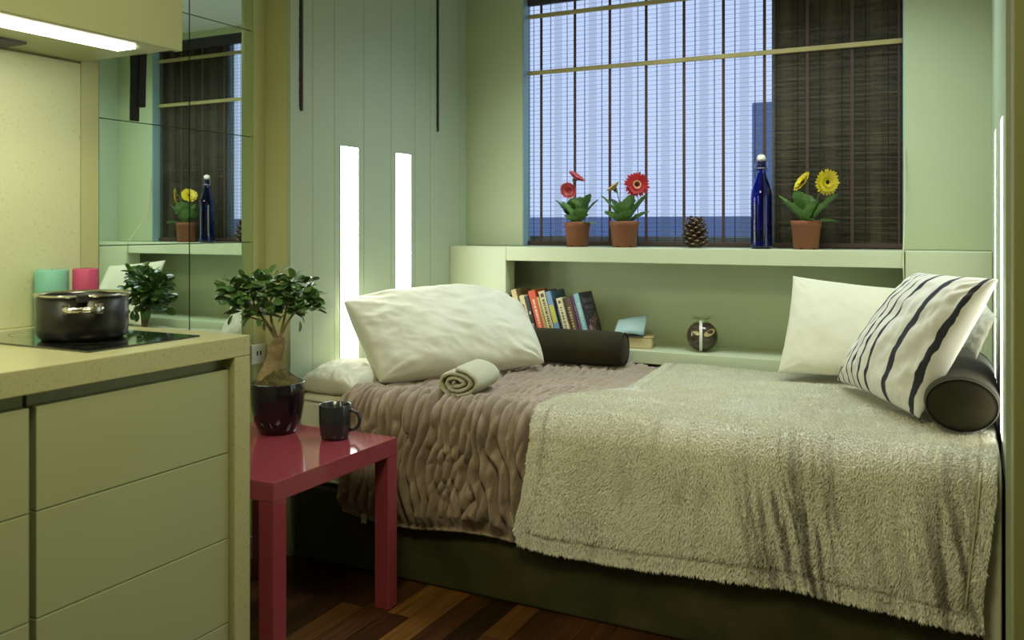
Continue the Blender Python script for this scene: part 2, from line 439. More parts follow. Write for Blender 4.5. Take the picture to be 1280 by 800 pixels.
# dark curtain behind the blind on the right half
cu = MB(); n = 60; vs = []; fs = []
for i in range(n + 1):
    x = -.700 + i * (.565 / n); y = 3.750 + .006 * math.sin(i * .9) 
    vs += [(x, y, 1.086), (x, y, 2.245)]
for i in range(n): fs.append((2 * i, 2 * i + 2, 2 * i + 3, 2 * i + 1))
cu.add(vs, fs)
o = cu.build('dark_curtain', M['curtain'], smooth=True)
so = o.modifiers.new('s', 'SOLIDIFY'); so.thickness = .003
tag(o, 'dark brown curtain drawn behind the right part of the bamboo blind', 'curtain')
# outside
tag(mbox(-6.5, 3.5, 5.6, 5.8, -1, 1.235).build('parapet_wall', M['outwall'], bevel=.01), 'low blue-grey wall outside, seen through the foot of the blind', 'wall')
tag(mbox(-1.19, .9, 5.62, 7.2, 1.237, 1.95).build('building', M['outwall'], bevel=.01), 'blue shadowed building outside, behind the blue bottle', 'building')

# ------------------------------------------------------------------ built-in shelf behind the bed
sh = empty('built_in_shelf', (-1.02, 3.5, 0), label='pale green built-in headboard shelf with open niche under the window', cat='shelf')
def loc(mb, o):
    mb.v = [(x - o[0], y - o[1], z - o[2]) for x, y, z in mb.v]; return mb
so_ = (-1.02, 3.5, 0)
loc(MB().box(-1.829, -.1935, 3.5, 3.5875, 1.017, 1.080).box(-2.123, .088, 3.5876, 3.698, 1.017, 1.080).box(-1.8255, -.2035, 3.698, 3.76, 1.02, 1.080), so_).build('ledge', M['shelf'], sh, bevel=.002)
loc(mbox(-2.123, -1.8295, 3.5, 3.5874, .01, 1.080), so_).build('side_panel', M['shelf'], sh, bevel=.002)
loc(mbox(-.190, .088, 3.497, 3.5874, .01, 1.080), so_).build('side_panel', M['shelf'], sh, bevel=.002)
loc(mbox(-2.123, .088, 3.5876, 3.761, .60, .653).box(-1.829, -.1905, 3.5, 3.5876, .60, .653), so_).build('lower_shelf', M['shelf'], sh, bevel=.002)

# ------------------------------------------------------------------ wall light slits
def slit(x, y0, y1, z0, z1, inward, label, grp):
    o = empty('light_slit', (x, (y0 + y1) / 2, z0), label=label, cat='wall light', group=grp)
    w = (y1 - y0) / 2; h = z1 - z0; pr_ = .003 if inward > 0 else .002
    a, b = sorted((0.0002 * inward, inward * pr_))
    mbox(a, b, -w, w, 0, h).build('diffuser', M['slit' if inward > 0 else 'slit_r'], o)
    a, b = sorted((0.0002 * inward, inward * (pr_ + .0004)))
    MB().box(a, b, -w - .002, -w, 0, h).box(a, b, w, w + .002, 0, h).box(a, b, -w - .002, w + .002, h, h + .002).build('frame', M['panel'], o)
    return o
G = 'glowing vertical wall light slits'
slit(-2.124, 2.694, 2.804, .62, 1.478, 1, 'bright vertical light slit in left panelling, the one nearer the bonsai', G)
slit(-2.124, 3.062, 3.175, .62, 1.478, 1, 'bright vertical light slit in left panelling, the one nearer the window', G)
slit(.089, 2.555, 2.700, .62, 1.452, -1, 'thin glowing light slit at right edge, the taller and nearer one', G)
slit(.089, 3.085, 3.215, .62, 1.471, -1, 'thin glowing light slit at right edge, the one nearer the corner', G)

# dark slots with brush edge in the left panelling, drawn as raised black strips
def slot(y, z0, label):
    o = empty('slot_strip', (-2.124, y, z0), label=label, cat='strap')
    pr = [(0, 0)]
    mb = MB(); n = 90; h = 2.29 - z0; vs = []; fs = []
    r = np.random.default_rng(int(y * 100))
    for i in range(n + 1):
        z = h * i / n; j = (r.random() - .5) * .003; ww = .010 * min(1, .45 + i * .4)
        vs += [(.0005, -ww + j, z), (.004, -ww + j, z), (.004, ww * .2, z), (.0005, ww * .2, z)]
    for i in range(n):
        for k in range(4):
            fs.append((4 * i + k, 4 * i + (k + 1) % 4, 4 * i + 4 + (k + 1) % 4, 4 * i + 4 + k))
    fs.append((0, 1, 2, 3)); mb.add(vs, fs)
    mb.build('slot_fill', M['black'], o)
    mbox(.0005, .0035, .0025, .009, .004, h).build('slot_edge', M['brownedge'], o, bevel=.001)
    return o
slot(2.472, 1.585, 'narrow black slot drawn as a strip on left panelling beside the yellow-lit wall edge')
slot(3.396, 1.598, 'narrow black slot drawn as a strip on left panelling nearer the window corner')

# ------------------------------------------------------------------ mirror
mr = empty('wall_mirror', (-2.262, 2.04, .74), label='mirror of square glass tiles on left wall beside the kitchen', cat='mirror')
zs = [0, .374, .746, 1.120, 1.494]
ys = [(1.7285, 2.0645), (2.0665, 2.3545)]
for i in range(4):
    for a, b in ys:
        mbox(.006, .022, a - 2.04 + .0012, b - 2.04 - .0012, zs[i] + .0015, zs[i + 1] - .0015).build('mirror_tile', M['mirror'], mr)
mbox(.0005, .0058, 1.7285 - 2.04, 2.3545 - 2.04, 0, 1.494).build('backing', M['mirror_edge'], mr)

# black strap in front of the mirror
st = empty('black_cloth_strap', (-2.2397, 1.862, 1.49), label='black cloth strap with two tails hanging before the mirror', cat='strap')
def ribbon(pts, w, y0=0):
    mb = MB(); vs = []; fs = []
    for (y, z) in pts: vs += [(0, y - w / 2, z), (0, y + w / 2, z), (.003, y + w / 2, z), (.003, y - w / 2, z)]
    for i in range(len(pts) - 1):
        for k in range(4): fs.append((4 * i + k, 4 * i + (k + 1) % 4, 4 * i + 4 + (k + 1) % 4, 4 * i + 4 + k))
    fs += [(0, 1, 2, 3), tuple(4 * (len(pts) - 1) + k for k in (3, 2, 1, 0))]
    return mb.add(vs, fs)
ribbon([(-.010, 0), (-.009, .06), (-.007, .15), (-.010, .26), (-.012, .40)], .030).build('tail', M['black'], st)
b_ = ribbon([(.012, .045), (.014, .12), (.017, .20), (.021, .30), (.022, .40)], .026); b_.v = [(x + .004, y, z) for x, y, z in b_.v]
b_.build('tail', M['black'], st)
MB().tube([(.0055, -.025, .404), (.0055, .04, .404)], .004).tube([(-.002, .007, .404), (0.005, .007, .404)], .003).build('hook', M['steel'], st)

# ------------------------------------------------------------------ kitchen
ct = empty('worktop', (-1.9, 1.0, .85), label='speckled beige stone worktop with waterfall end panel', cat='worktop')
wo = (-1.9, 1.0, .85)
loc(mbox(-2.2618, -1.58, -.6, 1.65, .85, .90), wo).build('top_slab', M['stone'], ct, bevel=.002)
loc(mbox(-2.2235, -1.58, 1.598, 1.65, 0, .8495), wo).build('end_panel', M['stone'], ct, bevel=.002)
zf = [.022, .2045, .4105, .6185, .822]
def cabinet(y0, y1, label):
    o = empty('base_cabinet', (-1.62, (y0 + y1) / 2, 0), label=label, cat='cabinet', group='green lacquered base cabinets')
    w = (y1 - y0) / 2
    mbox(-.58, 0.0, -w, w, .02, .849).build('carcass', M['cab'], o)
    for i in range(4):
        d = mbox(.001, .025, -w + .003, w - .003, zf[i] + .0012, zf[i + 1] - .0012).build('drawer', M['cab'], o, bevel=.0012)
    return o
cabinet(1.090, 1.5955, 'pale green drawer cabinet at the end of the worktop')
cabinet(.575, 1.081, 'pale green drawer cabinet at the left edge, cut by the frame')
struct('gap_shade', MB().box(-2.2, -1.6205, 1.0815, 1.0895, .02, .848), M['gap'])  # near-black filler painted as the shade between the two cabinets
tag(mbox(-2.2612, -2.243, -.6, 1.671, .9005, 1.634).build('backsplash', M['splash'], bevel=.001), 'speckled cream stone backsplash behind the hob', 'backsplash')
# upper cabinet
uc = empty('wall_cabinet', (-2.05, 1.0, 1.635), label='pale olive wall cabinet with lit underside over the hob', cat='cabinet')
uo = (-2.05, 1.0, 1.635)
loc(mbox(-2.2612, -1.868, -.6, 1.676, 1.640, 2.295), uo).build('carcass', M['cab'], uc, bevel=.001)
loc(mbox(-1.8675, -1.846, 1.09, 1.678, 1.635, 2.295), uo).build('door', M['cab'], uc, bevel=.001)
loc(mbox(-1.8675, -1.846, .50, 1.087, 1.635, 2.295), uo).build('door', M['cab'], uc, bevel=.001)
loc(mbox(-1.8675, -1.846, -.6, .497, 1.635, 2.295), uo).build('door', M['cab'], uc, bevel=.001)
loc(mbox(-1.992, -1.924, -.55, 1.594, 1.634, 1.6395), uo).build('light_strip', M['led'], uc)
ex = MB().box(-2.238, -2.125, 1.10, 1.43, 1.6335, 1.6395)
loc(ex, uo).build('extractor_grille', M['grille'], uc)

hob = empty('hob', (-1.915, 1.41, .9005), label='black glass two-zone hob set in the worktop', cat='hob')
mbox(-.255, .255, -.155, .155, 0, .0035).build('glass_plate', M['blackglass'], hob, bevel=.0015)
ring = mat('hob_marking', (.10, .10, .09, 1), .3)
mb = MB()
for cx, r in ((-.12, .075), (.10, .09)):
    n = 48; vs = []
    for i in range(n):
        a = 2 * PI * i / n
        vs += [(cx + r * math.cos(a), r * math.sin(a), .00375), (cx + (r - .002) * math.cos(a), (r - .002) * math.sin(a), .00375)]
    mb.add(vs, [(2 * i, (2 * i + 2) % (2 * n), (2 * i + 3) % (2 * n), 2 * i + 1) for i in range(n)])
mb.build('zone_marking', ring, hob)

# saucepan
pz = .9042
sp = empty('saucepan', (-1.870, 1.400, pz), rot=(0, 0, R(-37)), label='black saucepan with steel rim and loop handles on the hob', cat='saucepan')
prof = [(0, 0), (.085, 0), (.093, .004), (.099, .014), (.1005, .03), (.1005, .100), (.1045, .104), (.1045, .1065), (.0985, .1035), (.0975, .030), (.090, .008), (0, .006)]
MB().lathe(prof[:6] + [(.0985, .1005), (.0975, .030), (.090, .008), (0, .006)], 64).build('body', M['pot'], sp, smooth=True)
MB().lathe([(.0990, .0995), (.1010, .0995), (.1075, .1055), (.1075, .1075), (.1055, .108), (.0990, .1025)], 64, closed=True).build('rim', M['steel'], sp, smooth=True)
for s in (1, -1):
    pts = []
    for i in range(17):
        t = i / 16; a = (t - .5) * PI
        pts.append((s * (.100 + .034 * math.cos(a) ** .6), .037 * math.sin(a) * 1.0, .078 - .002 * math.cos(a)))
    MB().tube(pts, .0074, 10).box(*(sorted((s * .0995, s * .103)) + [-.043, -.026, .066, .088])).box(*(sorted((s * .0995, s * .103)) + [.026, .043, .066, .088])).build('handle', M['steel'], sp, smooth=False, bevel=.001)
mbox(.1035, .1200, -.013, .013, .0925, .1125).build('silicone_tab', M['rubber'], sp, bevel=.004)

def candle(x, y, r, h, m, label):
    o = empty('pillar_candle', (x, y, .9005), label=label, cat='candle')
    MB().lathe([(0, 0), (r - .002, 0), (r, .002), (r, h - .004), (r - .003, h), (r * .6, h - .001), (0, h - .003)], 48).build('wax', m, o, smooth=True)
    MB().tube([(0, 0, h - .004), (.0005, 0, h - .002), (.001, 0, h + .001)], .0009, 6).build('wick', M['black'], o)
candle(-2.197, 1.550, .0420, .153, M['teal'], 'thick teal pillar candle behind the saucepan')
candle(-2.135, 1.606, .0325, .155, M['pink'], 'slimmer pink pillar candle behind the saucepan')

so2 = empty('wall_socket', (-2.24, 2.375, .715), label='small white wall socket between worktop and bonsai', cat='socket')
mbox(.0003, .008, -.034, .034, -.034, .036).build('plate', M['plastic'], so2, bevel=.002)
MB().box(.0082, .0092, -.012, -.006, -.004, .012).box(.0082, .0092, .004, .010, -.004, .012).build('contact_slot', M['black'], so2)

# ------------------------------------------------------------------ side table
tb = empty('side_table', (-1.835, 1.985, 0), label='glossy rose-red square side table between counter and bed', cat='table')
mbox(-.275, .275, -.275, .275, .466, .518).build('tabletop', M['table'], tb, bevel=.0015)
for sx in (-1, 1):
    for sy in (-1, 1):
        x0, x1 = sorted((sx * .2745, sx * .2255)); y0, y1 = sorted((sy * .2745, sy * .2255))
        mbox(x0, x1, y0, y1, 0, .4655).build('leg', M['table'], tb, bevel=.0015)

# mug
mg = empty('mug', (-1.722, 2.160, .518), rot=(0, 0, R(27)), label='charcoal mug standing beside the bonsai pot on the red table', cat='mug')
MB().lathe([(0, .003), (.034, .003), (.036, 0), (.0405, .003), (.0455, .018), (.048, .05), (.0485, .104), (.0478, .1055), (.0455, .104), (.0445, .05), (.040, .012), (0, .010)], 48).build('cup', M['mug'], mg, smooth=True)
pts = []
for i in range(17):
    a = PI * (i / 16 - .5)
    pts.append((.046 + .030 * math.cos(a) ** .8, 0, .056 + .030 * math.sin(a)))
h = MB().tube(pts, .0052, 10); h.v = [(x, y * 1.3, z) for x, y, z in h.v]
h.build('handle', M['mug'], mg, smooth=True)

# ------------------------------------------------------------------ bonsai
bo = empty('potted_bonsai', (-1.936, 2.142, .518), label='ginseng ficus bonsai in glossy black pot on the red table', cat='plant')
MB().lathe([(0, 0), (.050, 0), (.057, .004), (.075, .045), (.0825, .09), (.0845, .130), (.0835, .158), (.082, .160), (.0775, .157), (.077, .125), (0, .118)], 64).build('pot', M['glaze'], bo, smooth=True)
r0 = np.random.default_rng(3)
mo = MB(); prof = []
n = 64; k = 16; vs = []
for i in range(n):
    a = 2 * PI * i / n
    for j in range(k + 1):
        r = .0765 * j / k
        z = .163 + .045 * math.exp(-(r / .048) ** 2) - .012 * (r / .0765) ** 6 + float(vnoise(30 + math.cos(a) * r * 120, 30 + math.sin(a) * r * 120, 5, 2)) * .008
        vs.append((r * math.cos(a), r * math.sin(a), z))
fs = []
for i in range(n):
    j2 = (i + 1) % n
    for j in range(k): fs.append((i * (k + 1) + j, j2 * (k + 1) + j, j2 * (k + 1) + j + 1, i * (k + 1) + j + 1))
mo.add(vs, fs); mo.build('moss_mound', M['moss'], bo, smooth=True)
# trunk : bulbous with roots.  screen-right direction in world:
SR = Vector((.8895, .457, 0)); SF = Vector((-.457, .8895, 0))
def loc3(a, d, z): return SR * a + SF * d + Vector((0, 0, z))
trk = MB()
n = 40; rings = 34; vs = []
for j in range(rings + 1):
    t = j / rings; z = .155 + t * .145
    cx = -.020 * (1 - t) ** 1.2 - .004 * math.sin(t * 5)
    rad = .026 * (1 - t) ** 1.1 + .0165 + .0035 * math.sin(t * 9 + .5)
    for i in range(n):
        a = 2 * PI * i / n
        root = (1 - t) ** 2 * .30 * max(0, math.cos(a * 3 + .6 + t * 1.5)) + .13 * math.sin(a * 5 + t * 6) * (.3 + .5 * t)
        rr = rad * (1 + root) * (.9 + .1 * math.cos(2 * a))
        p = loc3(cx + rr * math.cos(a), rr * math.sin(a), z)
        vs.append(p)
fs = [(j * n + i, j * n + (i + 1) % n, (j + 1) * n + (i + 1) % n, (j + 1) * n + i) for j in range(rings) for i in range(n)]
fs.append(tuple(rings * n + i for i in range(n)))
trk.add(vs, fs)
trk.build('trunk', M['bark'], bo, smooth=True)
branches = MB()
tips = []
def branch(p0, p1, r0_, r1_, bend=(0, 0, 0)):
    pts = []
    for i in range(8):
        t = i / 7
        pts.append(Vector(p0).lerp(Vector(p1), t) + Vector(bend) * math.sin(PI * t))
    branches.tube(pts, [r0_ + (r1_ - r0_) * i / 7 for i in range(8)], 8)
    tips.append(pts)
zt = .292
branch(loc3(-.002, 0, zt), loc3(-.075, .01, .395), .0065, .003, loc3(-.005, 0, .012))
branch(loc3(0, 0, zt), loc3(-.020, -.02, .41), .006, .003, loc3(-.006, 0, 0))
branch(loc3(.004, 0, zt), loc3(.055, .0, .38), .0065, .003, loc3(-.006, 0, .0))
branch(loc3(.006, .005, zt), loc3(.020, .04, .40), .005, .003)
for base, tip in [((-.075, .01, .395), (-.16, .0, .445)), ((-.075, .01, .395), (-.10, .03, .47)), ((-.02, -.02, .41), (-.06, -.03, .48)), ((-.02, -.02, .41), (.01, -.03, .47)),
                  ((.055, 0, .38), (.105, .01, .42)), ((.055, 0, .38), (.10, -.02, .38)), ((.02, .04, .40), (.05, .05, .45)), ((-.04, 0, .35), (-.11, -.02, .375))]:
    branch(loc3(*base), loc3(*tip), .003, .0014)
branches.build('branches', M['bark'], bo, smooth=True)
fol = MB()
def leaf_pts(L, w):
    prof = [(0, .08), (.15, .42), (.35, .82), (.55, 1.0), (.75, .95), (.92, .60), (1, .05)]
    vs = []
    for t, k in prof:
        zb = -.15 * L * t * t
        vs += [(-w * k / 2, L * t, zb + .10 * w * k), (0, L * t, zb), (w * k / 2, L * t, zb + .10 * w * k)]
    fs = []
    for i in range(6):
        for q in range(2): fs.append((3 * i + q, 3 * i + q + 1, 3 * i + q + 4, 3 * i + q + 3))
    return vs, fs
def put_leaf(mb, p, d, L, w, roll=0., gen=leaf_pts):
    d = Vector(d).normalized()
    q = d.to_track_quat('Y', 'Z').to_matrix().to_4x4()
    mt = Matrix.Translation(p) @ q @ Matrix.Rotation(roll, 4, 'Y')
    vs, fs = gen(L, w)
    mb.add([tuple(mt @ Vector(v)) for v in vs], fs)
rl = random.Random(11)
clusters = [(-.115, 0, .452, .055, .038), (-.145, 0, .435, .03, .032), (-.06, .0, .465, .05, .04), (-.02, 0, .470, .045, .038), (-.075, 0, .415, .06, .035), (-.01, 0, .42, .05, .04),
            (.05, 0, .435, .045, .034), (.082, 0, .425, .042, .034), (.098, 0, .40, .030, .028), (-.035, -.03, .385, .05, .030), (.03, .03, .395, .04, .03), (-.10, .02, .39, .045, .028), (.085, 0, .465, .022, .020), (.045, -.02, .475, .02, .018)]
for cx, cd, cz, rx, rz in clusters:
    nn_ = int(9 + 24 * rx / .05)
    for _ in range(nn_):
        th = rl.uniform(0, 2 * PI); ph = math.acos(rl.uniform(-.8, 1)); q = rl.uniform(.35, 1.0)
        off = Vector((math.sin(ph) * math.cos(th), math.sin(ph) * math.sin(th), math.cos(ph)))
        p = loc3(cx + off.x * rx * q, cd + off.y * rx * q * 1.1, cz + off.z * rz * q)
        d = SR * off.x + SF * off.y + Vector((0, 0, off.z * .5 + rl.uniform(-.2, .5))) + Vector((rl.uniform(-.5, .5), rl.uniform(-.5, .5), 0))
        put_leaf(fol, p, d, rl.uniform(.030, .041), rl.uniform(.022, .030), rl.uniform(-.9, .9))
for a, d_, z, dr in [(-.135, -.02, .375, (-.5, 0, -.9)), (.075, -.02, .355, (.1, 0, -1)), (-.03, -.03, .36, (-.2, 0, -1)), (.11, 0, .435, (1, 0, .4)), (-.165, 0, .465, (-1, 0, .6)), (.118, 0, .40, (1, 0, -.2)), (-.085, -.02, .365, (-.6, 0, -.8))]:
    put_leaf(fol, loc3(a, d_, z), SR * dr[0] + Vector((0, 0, dr[2])), .036, .02, .3)
tag(fol.build('foliage', M['leaf'], bo, smooth=True), kind=None)

# ------------------------------------------------------------------ bed
bed = empty('bed', (-1.015, 2.96, 0), label='low built-in bed with dark olive suede base and pale mattress', cat='bed')
bo_ = (-1.015, 2.96, 0)
loc(mbox(-2.110, .083, 2.425, 3.492, 0.0, .262), bo_).build('base', M['bedbase'], bed, bevel=.012, seg=3)
loc(mbox(-2.112, .0845, 2.43, 3.494, .264, .582), bo_).build('mattress', M['mattress'], bed, bevel=.04, seg=4)
pm = MB()
for z in (.285, .560):
    pm.tube([(-2.112, 2.434, z), (-1.9, 2.426, z), (-1.0, 2.4262, z), (.05, 2.426, z)], .005, 8)
loc(pm, bo_).build('piping', M['linen'], bed, smooth=True)

YB, YF, ZT = 3.485, 2.430, .583
def drape(s, off, rc=.05, yb=YB):
    """s: distance from the back edge along the drape; returns y,z,ny,nz"""
    s = np.asarray(s, float)
    L1 = yb - (YF + rc)
    La = rc * PI / 2
    a = np.clip((s - L1) / rc, 0, PI / 2)
    y = np.where(s < L1, yb - s, (YF + rc) - rc * np.sin(a)); z = np.where(s < L1, ZT, (ZT - rc) + rc * np.cos(a))
    d = np.clip(s - L1 - La, 0, None); z = z - d
    ny = -np.sin(a); nz = np.cos(a)
    return y + ny * off, z + nz * off, ny, nz

def grid_obj(name, P, m, colors=None, thick=0., parent=None):
    ni, nj = P.shape[:2]
    idx = np.arange(ni * nj).reshape(ni, nj)
    F = np.stack([idx[:-1, :-1], idx[1:, :-1], idx[1:, 1:], idx[:-1, 1:]], -1).reshape(-1, 4)
    me = bpy.data.meshes.new(name); me.from_pydata(P.reshape(-1, 3).tolist(), [], F.tolist())
    me.polygons.foreach_set('use_smooth', [True] * len(me.polygons)); me.materials.append(m); me.update()
    o = bpy.data.objects.new(name, me); col.objects.link(o)
    if thick:
        s = o.modifiers.new('s', 'SOLIDIFY'); s.thickness = thick; s.offset = 0
    if parent: o.parent = parent
    return o

# ruched velvet quilt
NX, NS = 420, 430
X0, X1 = -1.885, -.93
SL = (YB - YF - .05) + .05 * PI / 2
gx = np.linspace(X0, X1, NX); gs = np.linspace(0.0, 1, NS)
GX, GS = np.meshgrid(gx, gs, indexing='ij')
length = SL + .335 + .012 * np.sin((GX - X0) * 9) + .02 * np.clip((X0 + .25 - GX) * -1, -.3, .1)
S = GS * length
def ruche(X, S):
    # seams run across (constant X pinches) with alternating gathers
    w1 = vnoise(X * 7 + 20, S * 6.5 + 3, 21, 2)
    w2 = vnoise(X * 18 + 2, S * 10 + 9, 22, 2)
    a = abs(np.sin(PI * (X / .037 + 1.5 * w1 + .45 * w2)))
    b = abs(np.sin(PI * (X / .031 + 1.4 * vnoise(X * 8 + 50, S * 5 + 33, 25, 2) + S * 1.8)))
    mixw = np.clip(.62 + 1.3 * vnoise(X * 9 + 70, S * 7 + 13, 27, 2), 0, 1)
    pin = .72 + .28 * abs(np.sin(PI * (S / .105 + .5 * w2 + 1.5 * vnoise(X * 22, S * 2, 29, 1))))
    r = (a * mixw + b * .65 * (1 - mixw)) * pin
    fine = vnoise(X * 90, S * 26, 41, 3)
    return r ** .9, fine
rr_, fn_ = ruche(GX, S)
topmask = np.clip((S - (SL - .30)) / .25, .42, 1)
H = (.050 * rr_ * topmask + .0035 * fn_ * topmask)
# stitched hem at the bottom and the left edge
hemd = length - S
H = H * np.clip(hemd / .05, .25, 1) * np.clip((-1.145 - GX) / .05, .12, 1)
bulge = .012 * np.clip((S - SL) / .2, 0, 1) * (1 + .6 * np.sin(GX * 7))
y, z, ny, nz = drape(S, .006)
PY = y + ny * (H + bulge); PZ = z + nz * H
PX = GX + .004 * fn_
qb = empty('quilt', (-1.4, 2.43, .58), label='taupe ruched velvet quilt draped over left half of bed', cat='quilt')
Pq = np.stack([PX + 1.4, PY - 2.43, PZ - .58], -1)
q = grid_obj('quilted_cover', Pq, M['quilt'], thick=.004, parent=qb)
# hem piping
hp = MB(); pts = [tuple(Pq[i, -1]) for i in range(0, NX, 6)]
hp.tube(pts, .005, 8)
hp.tube([tuple(Pq[0, j]) for j in range(0, NS, 6)], .0045, 8)
hp.build('hem_binding', M['quilt'], qb, smooth=True)
tg = mbox(-.006, .014, -.001, .001, -.03, 0)
tgx = Pq[40, -1]; tg.v = [(x + tgx[0], y + tgx[1] - .004, z + tgx[2] + .012) for x, y, z in tg.v]
tg.build('care_label', M['ribbon'], qb)

# faux-fur throw
NX, NS = 300, 330
u = np.linspace(0, 1, NX); gs = np.linspace(0, 1, NS)
Ug, Sg = np.meshgrid(u, gs, indexing='ij')
YB2 = 3.455
SL2 = (YB2 - YF - .06) + .06 * PI / 2
FL = .315
tot = SL2 + FL
Sarr = Sg * tot
# left edge of the throw as a function of the drape distance
sk = [0, .20, .45, .58, .68, .80, .92, SL2 + .0, SL2 + .18, tot - .04, tot]
xk = [-1.07, -1.055, -1.035, -1.03, -1.10, -1.175, -1.185, -1.165, -1.19, -1.222, -1.205]
XL = np.interp(Sarr, sk, xk)
XL = XL + .008 * vnoise(Sarr * 12, Sarr * 0 + 4, 77, 2)
XR = .0725 - .032 * np.clip((Sarr - SL2 + .05) / .3, 0, 1)
TX = XL + (XR - XL) * Ug
TS = Sarr + .010 * np.sin(TX * 6 + 1) * Sg
low = vnoise(TX * 3 + 7, TS * 2.5 + 2, 51, 3)
fold = np.sin(TX * 23 + .8 * np.sin(TS * 5) + 1.5) * .5 + np.sin(TX * 11 + 2) * .5
dropm = np.clip((TS - SL2 + .1) / .3, 0, 1)
border = np.minimum(np.minimum((TX - XL), (XR - TX) * 1.15), (tot - Sarr))
groove = np.exp(-((border - .042) / .006) ** 2)
off = .030 + low * .008 * (1 - dropm) + dropm * (.012 + .009 * fold + low * .012) - groove * .006
y, z, ny, nz = drape(TS, 0, .06, YB2)
PX = TX; PY = y + ny * off; PZ = z + nz * off
Pf = np.stack([PX + .55, PY - 2.43, PZ - .58], -1)
# colour pattern : pale tips, with fold shade painted as dark partings down the drape
def fur_col(X, Sv, bord, dm):
    n1 = vnoise(X * 26, Sv * 7, 61, 4, .6)
    n2 = vnoise(X * 5 + 3, Sv * 2.2, 63, 3)
    cl = np.exp(-((X + .36 + .04 * np.sin(Sv * 7)) / .15) ** 2) * .9 + np.exp(-((X + .02) / .05) ** 2) * .9 + .12
    n3 = vnoise(X * 62 + 4 * np.sin(Sv * 3), Sv * 4 + 1, 67, 4, .7)
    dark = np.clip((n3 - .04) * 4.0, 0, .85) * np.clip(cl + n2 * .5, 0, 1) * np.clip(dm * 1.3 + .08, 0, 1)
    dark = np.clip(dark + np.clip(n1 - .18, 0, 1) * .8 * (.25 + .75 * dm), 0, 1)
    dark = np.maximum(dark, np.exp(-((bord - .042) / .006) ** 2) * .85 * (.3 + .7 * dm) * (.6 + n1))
    lt = np.array([.88, .86, .70]); dk = np.array([.16, .14, .10])
    return lt * (1 - dark[..., None]) + dk * dark[..., None]
CB = fur_col(TX, TS, border, dropm)
th = empty('fur_throw', (-.55, 2.43, .58), label='cream and grey faux-fur throw over right half of bed', cat='throw')
# base cloth + fur blades in one mesh
nb = 260000
ri = rng.random(nb) * (NX - 1.001); rj = rng.random(nb) * (NS - 1.001)
i0 = ri.astype(int); j0 = rj.astype(int); fi = (ri - i0)[:, None]; fj = (rj - j0)[:, None]
def smp(A):
    return A[i0, j0] * (1 - fi) * (1 - fj) + A[i0 + 1, j0] * fi * (1 - fj) + A[i0, j0 + 1] * (1 - fi) * fj + A[i0 + 1, j0 + 1] * fi * fj
p = smp(Pf)
dU = np.gradient(Pf, axis=0); dS = np.gradient(Pf, axis=1)
nrm = np.cross(dU, dS); nrm /= np.linalg.norm(nrm, axis=-1, keepdims=True) + 1e-9
if nrm[NX // 2, 5, 2] < 0: nrm = -nrm
dSn = dS / (np.linalg.norm(dS, axis=-1, keepdims=True) + 1e-9)
dUn = dU / (np.linalg.norm(dU, axis=-1, keepdims=True) + 1e-9)
N_, D_, U_ = smp(nrm), smp(dSn), smp(dUn)
tx = smp(TX[..., None])[:, 0]; ts = smp(TS[..., None])[:, 0]
flow = vnoise(tx * 7, ts * 7, 71, 3)[:, None]
dirv = N_ * .62 + D_ * (.55 + .4 * vnoise(tx * 11 + 4, ts * 9, 73, 2)[:, None]) + U_ * (flow * .9) + rng.normal(0, .22, (nb, 3))
bd = smp(border[..., None])
dirv += np.where(bd < .03, 1, 0) * (D_ * .35)
dirv /= np.linalg.norm(dirv, axis=1, keepdims=True)
Lb = (.0115 + .006 * rng.random(nb))[:, None] * (.6 + .4 * smp(dropm[..., None]))
sd = np.cross(dirv, N_); sd /= np.linalg.norm(sd, axis=1, keepdims=True) + 1e-9
wv = .0009
mid = p + dirv * Lb * .55 + N_ * .001
tip = p + dirv * Lb * 1.0 - N_ * Lb * .18
v = np.concatenate([p - sd * wv, p + sd * wv, mid + sd * wv * .8, mid - sd * wv * .8, tip], 0)
k = np.arange(nb)
Fq = np.stack([k, k + nb, k + 2 * nb, k + 3 * nb], 1); Ft = np.stack([k + 3 * nb, k + 2 * nb, k + 4 * nb], 1)
cbl = smp(CB); jit = (1 + rng.normal(0, .10, nb))[:, None]
tm = smp(dropm[..., None]); c_root = cbl * jit * (.92 - .22 * tm); c_mid = cbl * jit * .97; c_tip = np.clip(cbl * jit * 1.10, 0, .95)  # roots kept paler on top, light from above put into the colour
ni, nj = Pf.shape[:2]
base_n = ni * nj
idx = np.arange(base_n).reshape(ni, nj)
Fb = np.stack([idx[:-1, :-1], idx[1:, :-1], idx[1:, 1:], idx[:-1, 1:]], -1).reshape(-1, 4)
allv = np.concatenate([Pf.reshape(-1, 3), v]).astype(np.float32)
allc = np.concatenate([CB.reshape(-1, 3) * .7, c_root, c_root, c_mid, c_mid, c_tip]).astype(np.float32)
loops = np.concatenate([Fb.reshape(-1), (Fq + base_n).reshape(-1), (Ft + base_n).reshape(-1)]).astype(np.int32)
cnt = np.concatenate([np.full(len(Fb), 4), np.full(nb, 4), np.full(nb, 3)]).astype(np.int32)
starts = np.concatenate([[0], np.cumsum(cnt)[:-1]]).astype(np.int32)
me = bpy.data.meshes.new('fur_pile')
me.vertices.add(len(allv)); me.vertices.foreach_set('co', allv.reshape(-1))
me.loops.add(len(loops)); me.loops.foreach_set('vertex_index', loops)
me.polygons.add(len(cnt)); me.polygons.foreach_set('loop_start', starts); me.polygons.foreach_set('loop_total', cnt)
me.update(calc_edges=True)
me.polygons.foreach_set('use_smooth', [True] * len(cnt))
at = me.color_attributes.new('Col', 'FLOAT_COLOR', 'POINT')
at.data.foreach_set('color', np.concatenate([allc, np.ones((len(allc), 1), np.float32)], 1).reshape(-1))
me.materials.append(M['fur'])
